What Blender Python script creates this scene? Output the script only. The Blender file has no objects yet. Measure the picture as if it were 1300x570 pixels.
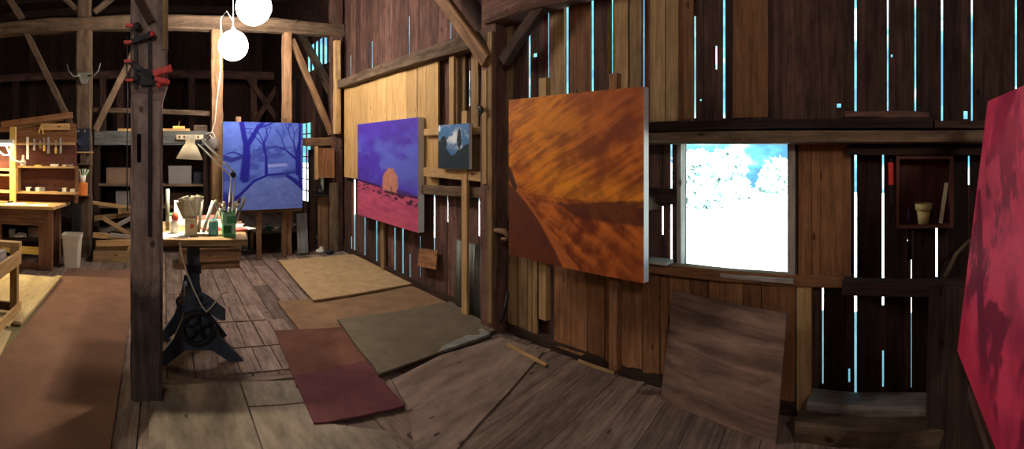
import bpy, math, random
import numpy as np
from mathutils import Vector, Matrix

random.seed(7)
rng = np.random.default_rng(11)
sc = bpy.context.scene
COL = sc.collection
H = 1.6                     # eye height
PX = 600.0                  # pixels per radian of the sweep
X0, Y0 = 208.0, 190.0       # pixel that looks straight along +Y, horizon row

# ------------------------------------------------------------------ camera
cd = bpy.data.cameras.new('camera')
cd.type = 'PANO'
cd.panorama_type = 'CENTRAL_CYLINDRICAL'
cd.central_cylindrical_radius = 1.0
cd.central_cylindrical_range_u_min = -650 / PX
cd.central_cylindrical_range_u_max = 650 / PX
cd.central_cylindrical_range_v_min = -(570 - Y0) / PX
cd.central_cylindrical_range_v_max = Y0 / PX
cd.clip_start = 0.02
cam = bpy.data.objects.new('camera', cd)
COL.objects.link(cam)
cam.location = (0, 0, H)
cam.rotation_euler = (math.pi / 2, 0, -(650 - X0) / PX)
sc.camera = cam

# ------------------------------------------------------------------ exposure, sky, sun
sc.view_settings.view_transform = 'Standard'
sc.view_settings.look = 'None'
sc.view_settings.gamma = 1.0
sc.view_settings.use_curve_mapping = False
sc.view_settings.exposure = 0.42
GLOBE_L, SHOP_W, DESK_W = 78.0, 46.0, 16.0
SKY_S, SUN_S = 2.2, 40.0

w = bpy.data.worlds.new('sky')
sc.world = w
w.use_nodes = True
nt = w.node_tree
nt.nodes.clear()
o_ = nt.nodes.new('ShaderNodeOutputWorld')
bg = nt.nodes.new('ShaderNodeBackground')
tc = nt.nodes.new('ShaderNodeTexCoord')
mp = nt.nodes.new('ShaderNodeMapping')
mp.inputs['Scale'].default_value = (1, 1, 1.6)
nz = nt.nodes.new('ShaderNodeTexNoise')
nz.inputs['Scale'].default_value = 7.0
nz.inputs['Detail'].default_value = 7.0
nz.inputs['Roughness'].default_value = 0.6
rp = nt.nodes.new('ShaderNodeValToRGB')
rp.color_ramp.elements[0].position = 0.46
rp.color_ramp.elements[0].color = (0.08, 0.24, 0.38, 1)
rp.color_ramp.elements[1].position = 0.66
rp.color_ramp.elements[1].color = (0.85, 1.0, 1.05, 1)
e = rp.color_ramp.elements.new(0.555)
e.color = (0.13, 0.44, 0.48, 1)
nt.links.new(tc.outputs['Generated'], mp.inputs['Vector'])
nt.links.new(mp.outputs['Vector'], nz.inputs['Vector'])
nt.links.new(nz.outputs['Fac'], rp.inputs['Fac'])
nt.links.new(rp.outputs['Color'], bg.inputs['Color'])
bg.inputs['Strength'].default_value = SKY_S
nt.links.new(bg.outputs['Background'], o_.inputs['Surface'])

sl = bpy.data.lights.new('sun', 'SUN')
sl.energy = SUN_S
sl.angle = 0.01
sl.color = (1, 0.97, 0.92)
so = bpy.data.objects.new('sun', sl)
COL.objects.link(so)
so.rotation_euler = Vector((0.5, 0.25, -0.85)).to_track_quat('-Z', 'Y').to_euler()


# ------------------------------------------------------------------ geometry of the sweep
def az(x):
    return (x - X0) / PX


def onX(x, y, X):
    r = X / math.sin(az(x))
    return Vector((X, r * math.cos(az(x)), H - (y - Y0) / PX * r))


def onY(x, y, Y):
    r = Y / math.cos(az(x))
    return Vector((r * math.sin(az(x)), Y, H - (y - Y0) / PX * r))


def onR(x, y, r):
    return Vector((r * math.sin(az(x)), r * math.cos(az(x)), H - (y - Y0) / PX * r))


def fl(x, y, z=0.0):
    r = (H - z) * PX / (y - Y0)
    return Vector((r * math.sin(az(x)), r * math.cos(az(x)), z))


# ------------------------------------------------------------------ materials
def mat_new(name):
    m = bpy.data.materials.new(name)
    m.use_nodes = True
    t = m.node_tree
    return m, t, t.nodes['Principled BSDF']


def N(t, kind, **kw):
    n = t.nodes.new(kind)
    for k, v in kw.items():
        n.inputs[k].default_value = v
    return n


def mulcol(t, a, b):
    m = t.nodes.new('ShaderNodeMix')
    m.data_type = 'RGBA'
    m.blend_type = 'MULTIPLY'
    m.inputs[0].default_value = 1.0
    t.links.new(a, m.inputs[6])
    t.links.new(b, m.inputs[7])
    return m.outputs[2]


def wood(name, dark, light, rough=0.8, stain=0.45, var=(0.7, 1.25), gs=(1.3, 22), knots=True, bump=0.35):
    m, t, b = mat_new(name)
    uv = t.nodes.new('ShaderNodeUVMap')
    mp = N(t, 'ShaderNodeMapping', Scale=(gs[0], gs[1], 1))
    t.links.new(uv.outputs[0], mp.inputs['Vector'])
    n1 = N(t, 'ShaderNodeTexNoise', Scale=1.6, Detail=6, Roughness=0.62, Distortion=0.5)
    t.links.new(mp.outputs[0], n1.inputs['Vector'])
    r1 = t.nodes.new('ShaderNodeValToRGB')
    r1.color_ramp.elements[0].position = 0.3
    r1.color_ramp.elements[0].color = (*dark, 1)
    r1.color_ramp.elements[1].position = 0.68
    r1.color_ramp.elements[1].color = (*light, 1)
    t.links.new(n1.outputs['Fac'], r1.inputs['Fac'])
    at = t.nodes.new('ShaderNodeAttribute')
    at.attribute_name = 'rnd'
    mr = N(t, 'ShaderNodeMapRange')
    mr.inputs['To Min'].default_value = var[0]
    mr.inputs['To Max'].default_value = var[1]
    t.links.new(at.outputs['Fac'], mr.inputs['Value'])
    c = mulcol(t, r1.outputs['Color'], mr.outputs['Result'])
    mp2 = N(t, 'ShaderNodeMapping', Scale=(2.0, 5.0, 1))
    t.links.new(uv.outputs[0], mp2.inputs['Vector'])
    n2 = N(t, 'ShaderNodeTexNoise', Scale=1.7, Detail=5, Roughness=0.7)
    t.links.new(mp2.outputs[0], n2.inputs['Vector'])
    r2 = t.nodes.new('ShaderNodeValToRGB')
    r2.color_ramp.elements[0].position = 0.33
    r2.color_ramp.elements[0].color = (1 - stain, 1 - stain, 1 - stain, 1)
    r2.color_ramp.elements[1].position = 0.6
    r2.color_ramp.elements[1].color = (1, 1, 1, 1)
    t.links.new(n2.outputs['Fac'], r2.inputs['Fac'])
    c = mulcol(t, c, r2.outputs['Color'])
    if knots:
        mp3 = N(t, 'ShaderNodeMapping', Scale=(3.0, 7.0, 1))
        t.links.new(uv.outputs[0], mp3.inputs['Vector'])
        vo = N(t, 'ShaderNodeTexVoronoi', Scale=1.0)
        t.links.new(mp3.outputs[0], vo.inputs['Vector'])
        r3 = t.nodes.new('ShaderNodeValToRGB')
        r3.color_ramp.elements[0].position = 0.045
        r3.color_ramp.elements[0].color = (0.25, 0.2, 0.18, 1)
        r3.color_ramp.elements[1].position = 0.10
        r3.color_ramp.elements[1].color = (1, 1, 1, 1)
        t.links.new(vo.outputs['Distance'], r3.inputs['Fac'])
        c = mulcol(t, c, r3.outputs['Color'])
    t.links.new(c, b.inputs['Base Color'])
    bm = N(t, 'ShaderNodeBump', Strength=bump, Distance=0.01)
    t.links.new(n1.outputs['Fac'], bm.inputs['Height'])
    t.links.new(bm.outputs[0], b.inputs['Normal'])
    b.inputs['Roughness'].default_value = rough
    b.inputs['Specular IOR Level'].default_value = 0.2
    return m


def plain(name, c, rough=0.6, metal=0.0, mott=0.15, scale=12.0, c2=None, bump=0.0, spec=0.4):
    m, t, b = mat_new(name)
    tc = t.nodes.new('ShaderNodeTexCoord')
    n = N(t, 'ShaderNodeTexNoise', Scale=scale, Detail=5, Roughness=0.65)
    t.links.new(tc.outputs['Object'], n.inputs['Vector'])
    r = t.nodes.new('ShaderNodeValToRGB')
    c2 = c2 or tuple(v * (1 - mott * 2) for v in c)
    r.color_ramp.elements[0].position = 0.35
    r.color_ramp.elements[0].color = (*c2, 1)
    r.color_ramp.elements[1].position = 0.62
    r.color_ramp.elements[1].color = (*c, 1)
    t.links.new(n.outputs['Fac'], r.inputs['Fac'])
    t.links.new(r.outputs['Color'], b.inputs['Base Color'])
    b.inputs['Roughness'].default_value = rough
    b.inputs['Metallic'].default_value = metal
    b.inputs['Specular IOR Level'].default_value = spec
    if bump:
        bm = N(t, 'ShaderNodeBump', Strength=bump, Distance=0.006)
        n4 = N(t, 'ShaderNodeTexNoise', Scale=scale * 9, Detail=4)
        t.links.new(tc.outputs['Object'], n4.inputs['Vector'])
        t.links.new(n4.outputs['Fac'], bm.inputs['Height'])
        t.links.new(bm.outputs[0], b.inputs['Normal'])
    return m


def emit(name, c, s):
    m, t, b = mat_new(name)
    b.inputs['Base Color'].default_value = (*c, 1)
    b.inputs['Emission Color'].default_value = (*c, 1)
    b.inputs['Emission Strength'].default_value = s
    return m


def paint_mat(name):
    m, t, b = mat_new(name)
    a = t.nodes.new('ShaderNodeAttribute')
    a.attribute_name = 'paint'
    t.links.new(a.outputs['Color'], b.inputs['Base Color'])
    b.inputs['Roughness'].default_value = 0.65
    b.inputs['Specular IOR Level'].default_value = 0.25
    tc = t.nodes.new('ShaderNodeTexCoord')
    n = N(t, 'ShaderNodeTexNoise', Scale=120, Detail=3)
    t.links.new(tc.outputs['Object'], n.inputs['Vector'])
    bm = N(t, 'ShaderNodeBump', Strength=0.25, Distance=0.003)
    t.links.new(n.outputs['Fac'], bm.inputs['Height'])
    t.links.new(bm.outputs[0], b.inputs['Normal'])
    return m


M = {
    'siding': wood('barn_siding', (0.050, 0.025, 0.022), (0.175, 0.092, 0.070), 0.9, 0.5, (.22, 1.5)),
    'lining': wood('lining_boards', (0.17, 0.075, 0.032), (0.36, 0.175, 0.080), 0.8, 0.4),
    'tan': wood('tan_boards', (0.22, 0.13, 0.06), (0.44, 0.29, 0.14), 0.8, 0.35),
    'pine': wood('fresh_pine', (0.42, 0.24, 0.09), (0.66, 0.43, 0.18), 0.7, 0.2, (0.8, 1.15)),
    'stud': wood('pine_stud', (0.34, 0.20, 0.085), (0.56, 0.37, 0.17), 0.75, 0.25),
    'beam': wood('hewn_timber', (0.075, 0.048, 0.032), (0.22, 0.15, 0.095), 0.9, 0.5, gs=(1.0, 12), bump=0.6),
    'brownbeam': wood('brown_timber', (0.12, 0.066, 0.034), (0.33, 0.19, 0.10), 0.85, 0.4, gs=(1.0, 12), bump=0.5),
    'oldpost': wood('old_post', (0.17, 0.118, 0.102), (0.47, 0.36, 0.31), 0.9, 0.55, gs=(1.0, 12), bump=0.6),
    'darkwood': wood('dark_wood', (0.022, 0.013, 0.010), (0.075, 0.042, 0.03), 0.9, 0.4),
    'floor': wood('floor_planks', (0.118, 0.080, 0.066), (0.29, 0.210, 0.170), 0.75, 0.5, (.65, 1.25), bump=0.4),
    'ply': wood('pale_plywood', (0.20, 0.160, 0.120), (0.34, 0.285, 0.215), 0.75, 0.5, (0.85, 1.1), gs=(0.7, 3.5), bump=0.15),
    'ply2': wood('brown_plywood', (0.085, 0.052, 0.043), (0.32, 0.205, 0.155), 0.75, 0.35, (0.85, 1.1), gs=(1.1, 9), bump=0.15),
    'ply3': wood('worn_plywood', (0.17, 0.120, 0.098), (0.33, 0.245, 0.195), 0.75, 0.4, (0.85, 1.1), gs=(0.7, 4), bump=0.15),
    'plyY': wood('yellow_plywood', (0.38, 0.28, 0.14), (0.58, 0.46, 0.26), 0.75, 0.25, (0.85, 1.1), gs=(0.7, 3.5), bump=0.1),
    'yellowboard': wood('yellow_board', (0.62, 0.42, 0.10), (0.85, 0.62, 0.18), 0.7, 0.1),
    'bench': wood('bench_wood', (0.11, 0.05, 0.028), (0.26, 0.13, 0.07), 0.75, 0.35),
    'crate': wood('crate_wood', (0.075, 0.022, 0.018), (0.13, 0.050, 0.036), 0.8, 0.3),
    'greywood': wood('grey_board', (0.16, 0.17, 0.16), (0.32, 0.34, 0.32), 0.85, 0.3),
    'greydark': wood('dull_grey_board', (0.07, 0.072, 0.068), (0.16, 0.165, 0.155), 0.85, 0.3),
    'jamb': wood('weathered_jamb', (0.25, 0.22, 0.19), (0.48, 0.44, 0.40), 0.8, 0.4),
    'white': plain('white_enamel', (0.78, 0.77, 0.72), 0.35),
    'canvas': plain('primed_canvas', (0.74, 0.73, 0.71), 0.8, mott=0.05, scale=6),
    'binwhite': plain('bin_plastic', (0.60, 0.56, 0.46), 0.5, mott=0.06, scale=5),
    'paper': plain('paper', (0.80, 0.78, 0.70), 0.8, mott=0.04),
    'cream': plain('cream_card', (0.66, 0.60, 0.42), 0.8, mott=0.08),
    'iron': plain('painted_iron', (0.060, 0.085, 0.125), 0.5, 0.2, c2=(0.035, 0.050, 0.08)),
    'black': plain('black_metal', (0.018, 0.019, 0.024), 0.5, 0.3),
    'blackbox': plain('black_box', (0.012, 0.015, 0.028), 0.5),
    'navy': plain('navy_cone', (0.03, 0.05, 0.10), 0.6),
    'steel': plain('steel', (0.50, 0.50, 0.50), 0.35, 0.8),
    'red': plain('red_plastic', (0.72, 0.040, 0.035), 0.45, mott=0.1),
    'redpaper': plain('red_paper', (0.62, 0.10, 0.07), 0.7, mott=0.08),
    'orange': plain('orange_card', (0.85, 0.26, 0.05), 0.7, mott=0.15, scale=30),
    'green': plain('green_paint', (0.06, 0.30, 0.13), 0.5, mott=0.1),
    'greenlight': plain('pale_green_label', (0.28, 0.55, 0.34), 0.5, mott=0.05),
    'darkgreen': plain('dark_green_label', (0.015, 0.10, 0.03), 0.5, mott=0.05),
    'bluebottle': plain('blue_plastic', (0.04, 0.16, 0.40), 0.4),
    'bluecyan': plain('blue_glass', (0.12, 0.42, 0.52), 0.15, mott=0.15, spec=0.7),
    'pot': plain('pot_clay', (0.60, 0.53, 0.22), 0.8, mott=0.05),
    'violet': plain('violet_plastic', (0.10, 0.04, 0.16), 0.5),
    'metalgrey': plain('galvanised', (0.20, 0.21, 0.18), 0.6, 0.3, mott=0.15, scale=4),
    'rug_tan': plain('tan_rug', (0.42, 0.29, 0.155), 0.95, scale=7, mott=0.12, bump=0.5, spec=0.05),
    'rug_brown': plain('brown_rug', (0.24, 0.150, 0.088), 0.95, scale=5, mott=0.12, bump=0.5, spec=0.05),
    'rug_grey': plain('grey_mat', (0.155, 0.128, 0.092), 0.95, scale=5, mott=0.1, bump=0.4, spec=0.05),
    'rug_maroon': plain('maroon_rug', (0.135, 0.052, 0.058), 0.95, scale=6, mott=0.12, bump=0.6, spec=0.05),
    'rug_maroon2': plain('maroon_brown_rug', (0.150, 0.070, 0.050), 0.95, scale=4, mott=0.15, bump=0.6, spec=0.05),
    'runner': plain('runner_carpet', (0.205, 0.115, 0.078), 0.95, scale=3, mott=0.10, bump=0.6, spec=0.05),
    'olive': plain('olive_mat', (0.19, 0.165, 0.085), 0.95, scale=4, mott=0.12, bump=0.4, spec=0.05),
    'dark': plain('dark_void', (0.012, 0.010, 0.014), 0.95, spec=0.0),
    'graybox': plain('grey_card', (0.20, 0.18, 0.17), 0.8, mott=0.08, scale=3),
    'brownbox': plain('brown_card', (0.20, 0.13, 0.085), 0.8, mott=0.08, scale=3),
    'cord': plain('white_cord', (0.62, 0.60, 0.52), 0.6, mott=0.03),
    'ground': plain('meadow', (0.72, 0.80, 0.78), 0.95, scale=0.3, spec=0.0),
    'leaf': plain('pale_leaves', (0.66, 0.84, 0.82), 0.8, scale=2, spec=0.1),
    'bark': plain('bark', (0.25, 0.22, 0.18), 0.9, spec=0.1),
}
def wet_base(m, z_lo, z_hi):
    """dark damp stain soaked into the lower part of a timber"""
    t = m.node_tree
    b = t.nodes['Principled BSDF']
    src = b.inputs['Base Color'].links[0].from_socket
    tc = t.nodes.new('ShaderNodeTexCoord')
    sp = t.nodes.new('ShaderNodeSeparateXYZ')
    t.links.new(tc.outputs['Object'], sp.inputs[0])
    n = N(t, 'ShaderNodeTexNoise', Scale=5.0, Detail=5)
    t.links.new(tc.outputs['Object'], n.inputs['Vector'])
    ma = t.nodes.new('ShaderNodeMath')
    ma.operation = 'MULTIPLY_ADD'
    ma.inputs[1].default_value = 0.6
    t.links.new(n.outputs['Fac'], ma.inputs[0])
    t.links.new(sp.outputs['Z'], ma.inputs[2])
    r = t.nodes.new('ShaderNodeMapRange')
    r.inputs['From Min'].default_value = z_lo
    r.inputs['From Max'].default_value = z_hi
    r.inputs['To Min'].default_value = 0.28
    t.links.new(ma.outputs[0], r.inputs['Value'])
    t.links.new(mulcol(t, src, r.outputs[0]), b.inputs['Base Color'])


wet_base(M['oldpost'], 1.0, 1.12)
M['paint'] = paint_mat('oil_paint')
M['globe'] = emit('lit_globe', (1.0, 0.87, 0.755), GLOBE_L)
M['tube'] = emit('lit_tube', (1.0, 0.80, 0.46), 36.0)
M['bulb'] = emit('lit_bulb', (1.0, 0.86, 0.62), 40.0)
g, t, b = mat_new('window_glass')
for n in list(t.nodes):
    if n.type != 'OUTPUT_MATERIAL':
        t.nodes.remove(n)
tr = t.nodes.new('ShaderNodeBsdfTransparent')
tr.inputs[0].default_value = (0.96, 0.98, 0.98, 1)
gl = t.nodes.new('ShaderNodeBsdfGlossy')
gl.inputs['Roughness'].default_value = 0.02
mx = t.nodes.new('ShaderNodeMixShader')
mx.inputs[0].default_value = 0.04
t.links.new(tr.outputs[0], mx.inputs[1])
t.links.new(gl.outputs[0], mx.inputs[2])
t.links.new(mx.outputs[0], [n for n in t.nodes if n.type == 'OUTPUT_MATERIAL'][0].inputs[0])
M['glass'] = g
g, t, b = mat_new('thin_white_shade')
b.inputs['Base Color'].default_value = (.9, .88, .82, 1)
tl = t.nodes.new('ShaderNodeBsdfTranslucent')
tl.inputs[0].default_value = (.9, .87, .78, 1)
mx = t.nodes.new('ShaderNodeMixShader')
mx.inputs[0].default_value = 0.3
t.links.new(b.outputs[0], mx.inputs[1])
t.links.new(tl.outputs[0], mx.inputs[2])
t.links.new(mx.outputs[0], [n for n in t.nodes if n.type == 'OUTPUT_MATERIAL'][0].inputs[0])
M['shade'] = g


# ------------------------------------------------------------------ mesh builder
class MB:
    def __init__(s):
        s.v, s.f, s.uv, s.rn, s.sm = [], [], [], [], []

    def _add(s, vs, fs, uvs, rnd, smooth=False):
        k = len(s.v)
        s.v += [tuple(p) for p in vs]
        for f, u in zip(fs, uvs):
            s.f.append([k + i for i in f])
            s.uv.append(u)
            s.rn.append(rnd)
            s.sm.append(smooth)
        return s

    def obox(s, c, ax, ay, az_, rnd=None):
        """box: centre and three half-extent vectors"""
        c, A = Vector(c), [Vector(ax), Vector(ay), Vector(az_)]
        rnd = random.random() if rnd is None else rnd
        L = [a.length for a in A]
        k = L.index(max(L))
        o = (random.random() * 20, random.random() * 20)
        sg = [(-1, -1, -1), (1, -1, -1), (1, 1, -1), (-1, 1, -1), (-1, -1, 1), (1, -1, 1), (1, 1, 1), (-1, 1, 1)]
        vs = [c + A[0] * a + A[1] * b + A[2] * d for a, b, d in sg]
        fs = [(0, 3, 2, 1), (4, 5, 6, 7), (0, 1, 5, 4), (1, 2, 6, 5), (2, 3, 7, 6), (3, 0, 4, 7)]
        if A[0].cross(A[1]).dot(A[2]) < 0:
            fs = [f[::-1] for f in fs]
        j = [i for i in range(3) if i != k]
        uvs = []
        for f in fs:
            uvs.append([(o[0] + sg[i][k] * L[k], o[1] + sg[i][j[0]] * L[j[0]] + sg[i][j[1]] * L[j[1]]) for i in f])
        return s._add(vs, fs, uvs, rnd)

    def box(s, lo, hi, rnd=None):
        c = [(a + b) / 2 for a, b in zip(lo, hi)]
        h = [abs(b - a) / 2 for a, b in zip(lo, hi)]
        return s.obox(c, (h[0], 0, 0), (0, h[1], 0), (0, 0, h[2]), rnd)

    def bar(s, p0, p1, wd, th, side=(0, 0, 1), seg=1, jit=0.0, rnd=None):
        """timber from p0 to p1; wd across `side` x direction, th along it; hewn when jit > 0"""
        p0, p1 = Vector(p0), Vector(p1)
        d = (p1 - p0)
        Ln = d.length
        d = d / Ln
        sd = Vector(side)
        b = sd - d * sd.dot(d)
        b.normalize()
        a = d.cross(b)
        rnd = random.random() if rnd is None else rnd
        if jit == 0:
            return s.obox((p0 + p1) / 2, d * Ln / 2, a * wd / 2, b * th / 2, rnd)
        n = max(seg, 2)
        vs, fs, uvs = [], [], []
        o = (random.random() * 20, random.random() * 20)
        prof = [(-1, -.8), (-.8, -1), (.8, -1), (1, -.8), (1, .8), (.8, 1), (-.8, 1), (-1, .8)]
        for i in range(n + 1):
            for (q, r) in prof:
                jj = [random.uniform(-jit, jit) for _ in range(2)]
                vs.append(p0 + d * Ln * i / n + a * (q * wd / 2 + jj[0]) + b * (r * th / 2 + jj[1]))
        per = wd + th
        for i in range(n):
            for k in range(8):
                k2 = (k + 1) % 8
                fs.append((i * 8 + k, i * 8 + k2, (i + 1) * 8 + k2, (i + 1) * 8 + k))
                u0, u1 = o[0] + Ln * i / n, o[0] + Ln * (i + 1) / n
                v0, v1 = o[1] + per * k / 4, o[1] + per * (k + 1) / 4
                uvs.append([(u0, v0), (u0, v1), (u1, v1), (u1, v0)])
        fs.append(tuple(range(7, -1, -1)))
        uvs.append([(o[0] + prof[k][0] * wd / 2, o[1] + prof[k][1] * th / 2) for k in range(7, -1, -1)])
        fs.append(tuple(n * 8 + k for k in range(8)))
        uvs.append([(o[0] + prof[k][0] * wd / 2, o[1] + prof[k][1] * th / 2) for k in range(8)])
        return s._add(vs, fs, uvs, rnd)

    def tube(s, pts, r, n=10, rnd=0.5, cap=True):
        pts = [Vector(p) for p in pts]
        rs = r if isinstance(r, (list, tuple)) else [r] * len(pts)
        vs, fs, uvs = [], [], []
        prev = None
        for i, p in enumerate(pts):
            d = (pts[min(i + 1, len(pts) - 1)] - pts[max(i - 1, 0)])
            if d.length < 1e-9:
                d = Vector((0, 0, 1))
            d.normalize()
            if prev is None:
                a = d.orthogonal().normalized()
            else:
                a = prev - d * prev.dot(d)
                a = a.normalized() if a.length > 1e-6 else d.orthogonal().normalized()
            prev = a
            b = d.cross(a)
            for k in range(n):
                t_ = 2 * math.pi * k / n
                vs.append(p + (a * math.cos(t_) + b * math.sin(t_)) * rs[i])
        for i in range(len(pts) - 1):
            for k in range(n):
                k2 = (k + 1) % n
                fs.append((i * n + k, i * n + k2, (i + 1) * n + k2, (i + 1) * n + k))
                uvs.append([(i * .1, k * .02), (i * .1, k * .02 + .02), (i * .1 + .1, k * .02 + .02), (i * .1 + .1, k * .02)])
        s._add(vs, fs, uvs, rnd, True)
        if cap:
            k0 = len(s.v) - len(vs)
            s.f.append([k0 + k for k in range(n - 1, -1, -1)]); s.uv.append([(0, 0)] * n); s.rn.append(rnd); s.sm.append(False)
            q = k0 + (len(pts) - 1) * n
            s.f.append([q + k for k in range(n)]); s.uv.append([(0, 0)] * n); s.rn.append(rnd); s.sm.append(False)
        return s

    def lathe(s, prof, c, n=28, axis=(0, 0, 1), rnd=0.5):
        """profile [(r, h)...] round axis through c"""
        c, d = Vector(c), Vector(axis).normalized()
        a = d.orthogonal().normalized()
        b = d.cross(a)
        vs, fs, uvs = [], [], []
        for (r, h) in prof:
            for k in range(n):
                t_ = 2 * math.pi * k / n
                vs.append(c + d * h + (a * math.cos(t_) + b * math.sin(t_)) * max(r, 1e-5))
        for i in range(len(prof) - 1):
            for k in range(n):
                k2 = (k + 1) % n
                fs.append((i * n + k, i * n + k2, (i + 1) * n + k2, (i + 1) * n + k))
                uvs.append([(0, 0)] * 4)
        return s._add(vs, fs, uvs, rnd, True)

    def ball(s, c, r, n=20, sq=(1, 1, 1)):
        pr = [(math.sin(math.pi * i / n) * r, -math.cos(math.pi * i / n) * r) for i in range(n + 1)]
        k = len(s.v)
        s.lathe(pr, (0, 0, 0), n * 2)
        c = Vector(c)
        for i in range(k, len(s.v)):
            p = s.v[i]
            s.v[i] = (c.x + p[0] * sq[0], c.y + p[1] * sq[1], c.z + p[2] * sq[2])
        return s

    def prism(s, poly, z0, z1, M_=None, rnd=None, grain=(1, 0)):
        """flat outline extruded z0..z1, optionally moved by a matrix"""
        rnd = random.random() if rnd is None else rnd
        n = len(poly)
        ar = sum(poly[i][0] * poly[(i + 1) % n][1] - poly[(i + 1) % n][0] * poly[i][1] for i in range(n))
        if ar < 0:
            poly = poly[::-1]
        o = (random.random() * 20, random.random() * 20)
        g = Vector((grain[0], grain[1])).normalized()
        uvf = lambda p: (o[0] + p[0] * g.x + p[1] * g.y, o[1] - p[0] * g.y + p[1] * g.x)
        vs = [Vector((p[0], p[1], z0)) for p in poly] + [Vector((p[0], p[1], z1)) for p in poly]
        if M_ is not None:
            vs = [M_ @ q for q in vs]
        fs = [tuple(range(n - 1, -1, -1)), tuple(range(n, 2 * n))]
        uvs = [[uvf(poly[i]) for i in range(n - 1, -1, -1)], [uvf(p) for p in poly]]
        for i in range(n):
            j = (i + 1) % n
            fs.append((i, j, n + j, n + i))
            a, b2 = uvf(poly[i]), uvf(poly[j])
            uvs.append([a, b2, (b2[0], b2[1] + (z1 - z0)), (a[0], a[1] + (z1 - z0))])
        return s._add(vs, fs, uvs, rnd)

    def build(s, name, m, parent=None, origin=None):
        V = np.array(s.v, dtype=float)
        if parent is not None:
            org = Vector(parent['_o'])
        elif origin is not None:
            org = Vector(origin)
        else:
            lo, hi = V.min(0), V.max(0)
            org = Vector(((lo[0] + hi[0]) / 2, (lo[1] + hi[1]) / 2, lo[2]))
        me = bpy.data.meshes.new(name)
        me.from_pydata([tuple(p) for p in (V - np.array(org))], [], s.f)
        uvl = me.uv_layers.new(name='UVMap')
        flat = [c for u in s.uv for p in u for c in p]
        uvl.data.foreach_set('uv', flat)
        at = me.attributes.new('rnd', 'FLOAT', 'FACE')
        at.data.foreach_set('value', s.rn)
        me.polygons.foreach_set('use_smooth', s.sm)
        me.materials.append(m)
        me.update()
        ob = bpy.data.objects.new(name, me)
        COL.objects.link(ob)
        if parent is not None:
            ob.parent = parent if parent.type == 'EMPTY' or True else parent
            if parent.type == 'MESH':
                pass
        else:
            ob.location = org
        ob['_o'] = tuple(org)
        return ob


def tag(o, label=None, cat=None, group=None, kind=None):
    if label: o['label'] = label
    if cat: o['category'] = cat
    if group: o['group'] = group
    if kind: o['kind'] = kind
    return o


def thing(name, label, cat, loc, group=None):
    o = bpy.data.objects.new(name, None)
    o.empty_display_size = 0.1
    COL.objects.link(o)
    o.location = loc
    o['_o'] = tuple(loc)
    return tag(o, label, cat, group)


def one(name, mb, m, label, cat, group=None):
    return tag(mb.build(name, m), label, cat, group)


def struct(name, mb, m, parent=None):
    o = mb.build(name, m, parent)
    if parent is None:
        o['kind'] = 'structure'
    return o


def dup(root, loc, rotz=0.0, label=None):
    r = root.copy()
    COL.objects.link(r)
    r.location = loc
    r.rotation_euler = (0, 0, rotz)
    if label: r['label'] = label
    for ch in list(root.children):
        c = ch.copy(); COL.objects.link(c); c.parent = r
        for g_ in ch.children:
            d = g_.copy(); COL.objects.link(d); d.parent = c
    return r


# ------------------------------------------------------------------ the setting: floor
XS = 2.80          # siding plane of the window wall
XP = 2.62          # inner face of its posts
YB = 7.0           # first timber frame across the barn
YC = 11.8          # the frame behind it

fb = MB()
fb.box((-6.2, -3.2, -0.10), (3.0, 13.2, -0.03), 0.1)
x = -6.2
while x < XS:
    wd = random.uniform(0.15, 0.24)
    y = -3.2 - random.random()
    while y < 13.2:
        ln = random.uniform(1.2, 3.4)
        y1 = min(y + ln, 13.2)
        if y1 > -3.2:
            fb.box((x + .004, max(y, -3.2), -0.03), (min(x + wd - .004, XS), y1 - .006, random.uniform(-0.004, 0.002)))
        y = y1
    x += wd
# boards that run to the wall in front of the window
ang = 0.17
dr, nr = Vector((math.cos(ang), math.sin(ang), 0)), Vector((-math.sin(ang), math.cos(ang), 0))
for k in range(-9, 10):
    o = Vector((2.07, 1.79, 0)) + nr * (k * 0.212)
    wv = 0.207
    t0 = (1.30 + random.uniform(-.05, .05) - o.x) / dr.x
    t1 = (2.74 - o.x) / dr.x
    if k == 3: t0 = (1.9 - o.x) / dr.x
    if k > 3: t0 = (2.25 - o.x) / dr.x
    fb.obox(o + dr * (t0 + t1) / 2 + nr * (wv / 2) + Vector((0, 0, 0.004)), dr * (t1 - t0) / 2, nr * wv / 2, (0, 0, 0.012 + random.uniform(0, .002)))
for (r0, r1, n_, xa_) in [(3.31, 3.73, 4, .40), (3.75, 4.30, 5, .36), (4.32, 4.75, 3, .5)]:
    for k in range(n_):
        x_ = xa_ + k * .152
        fb.box((x_, r0 + random.uniform(0, .01), 0.0), (x_ + .142, r1, .010 + random.uniform(0, .003)), random.uniform(.75, 1.0))
struct('floor', fb, M['floor'])

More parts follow.
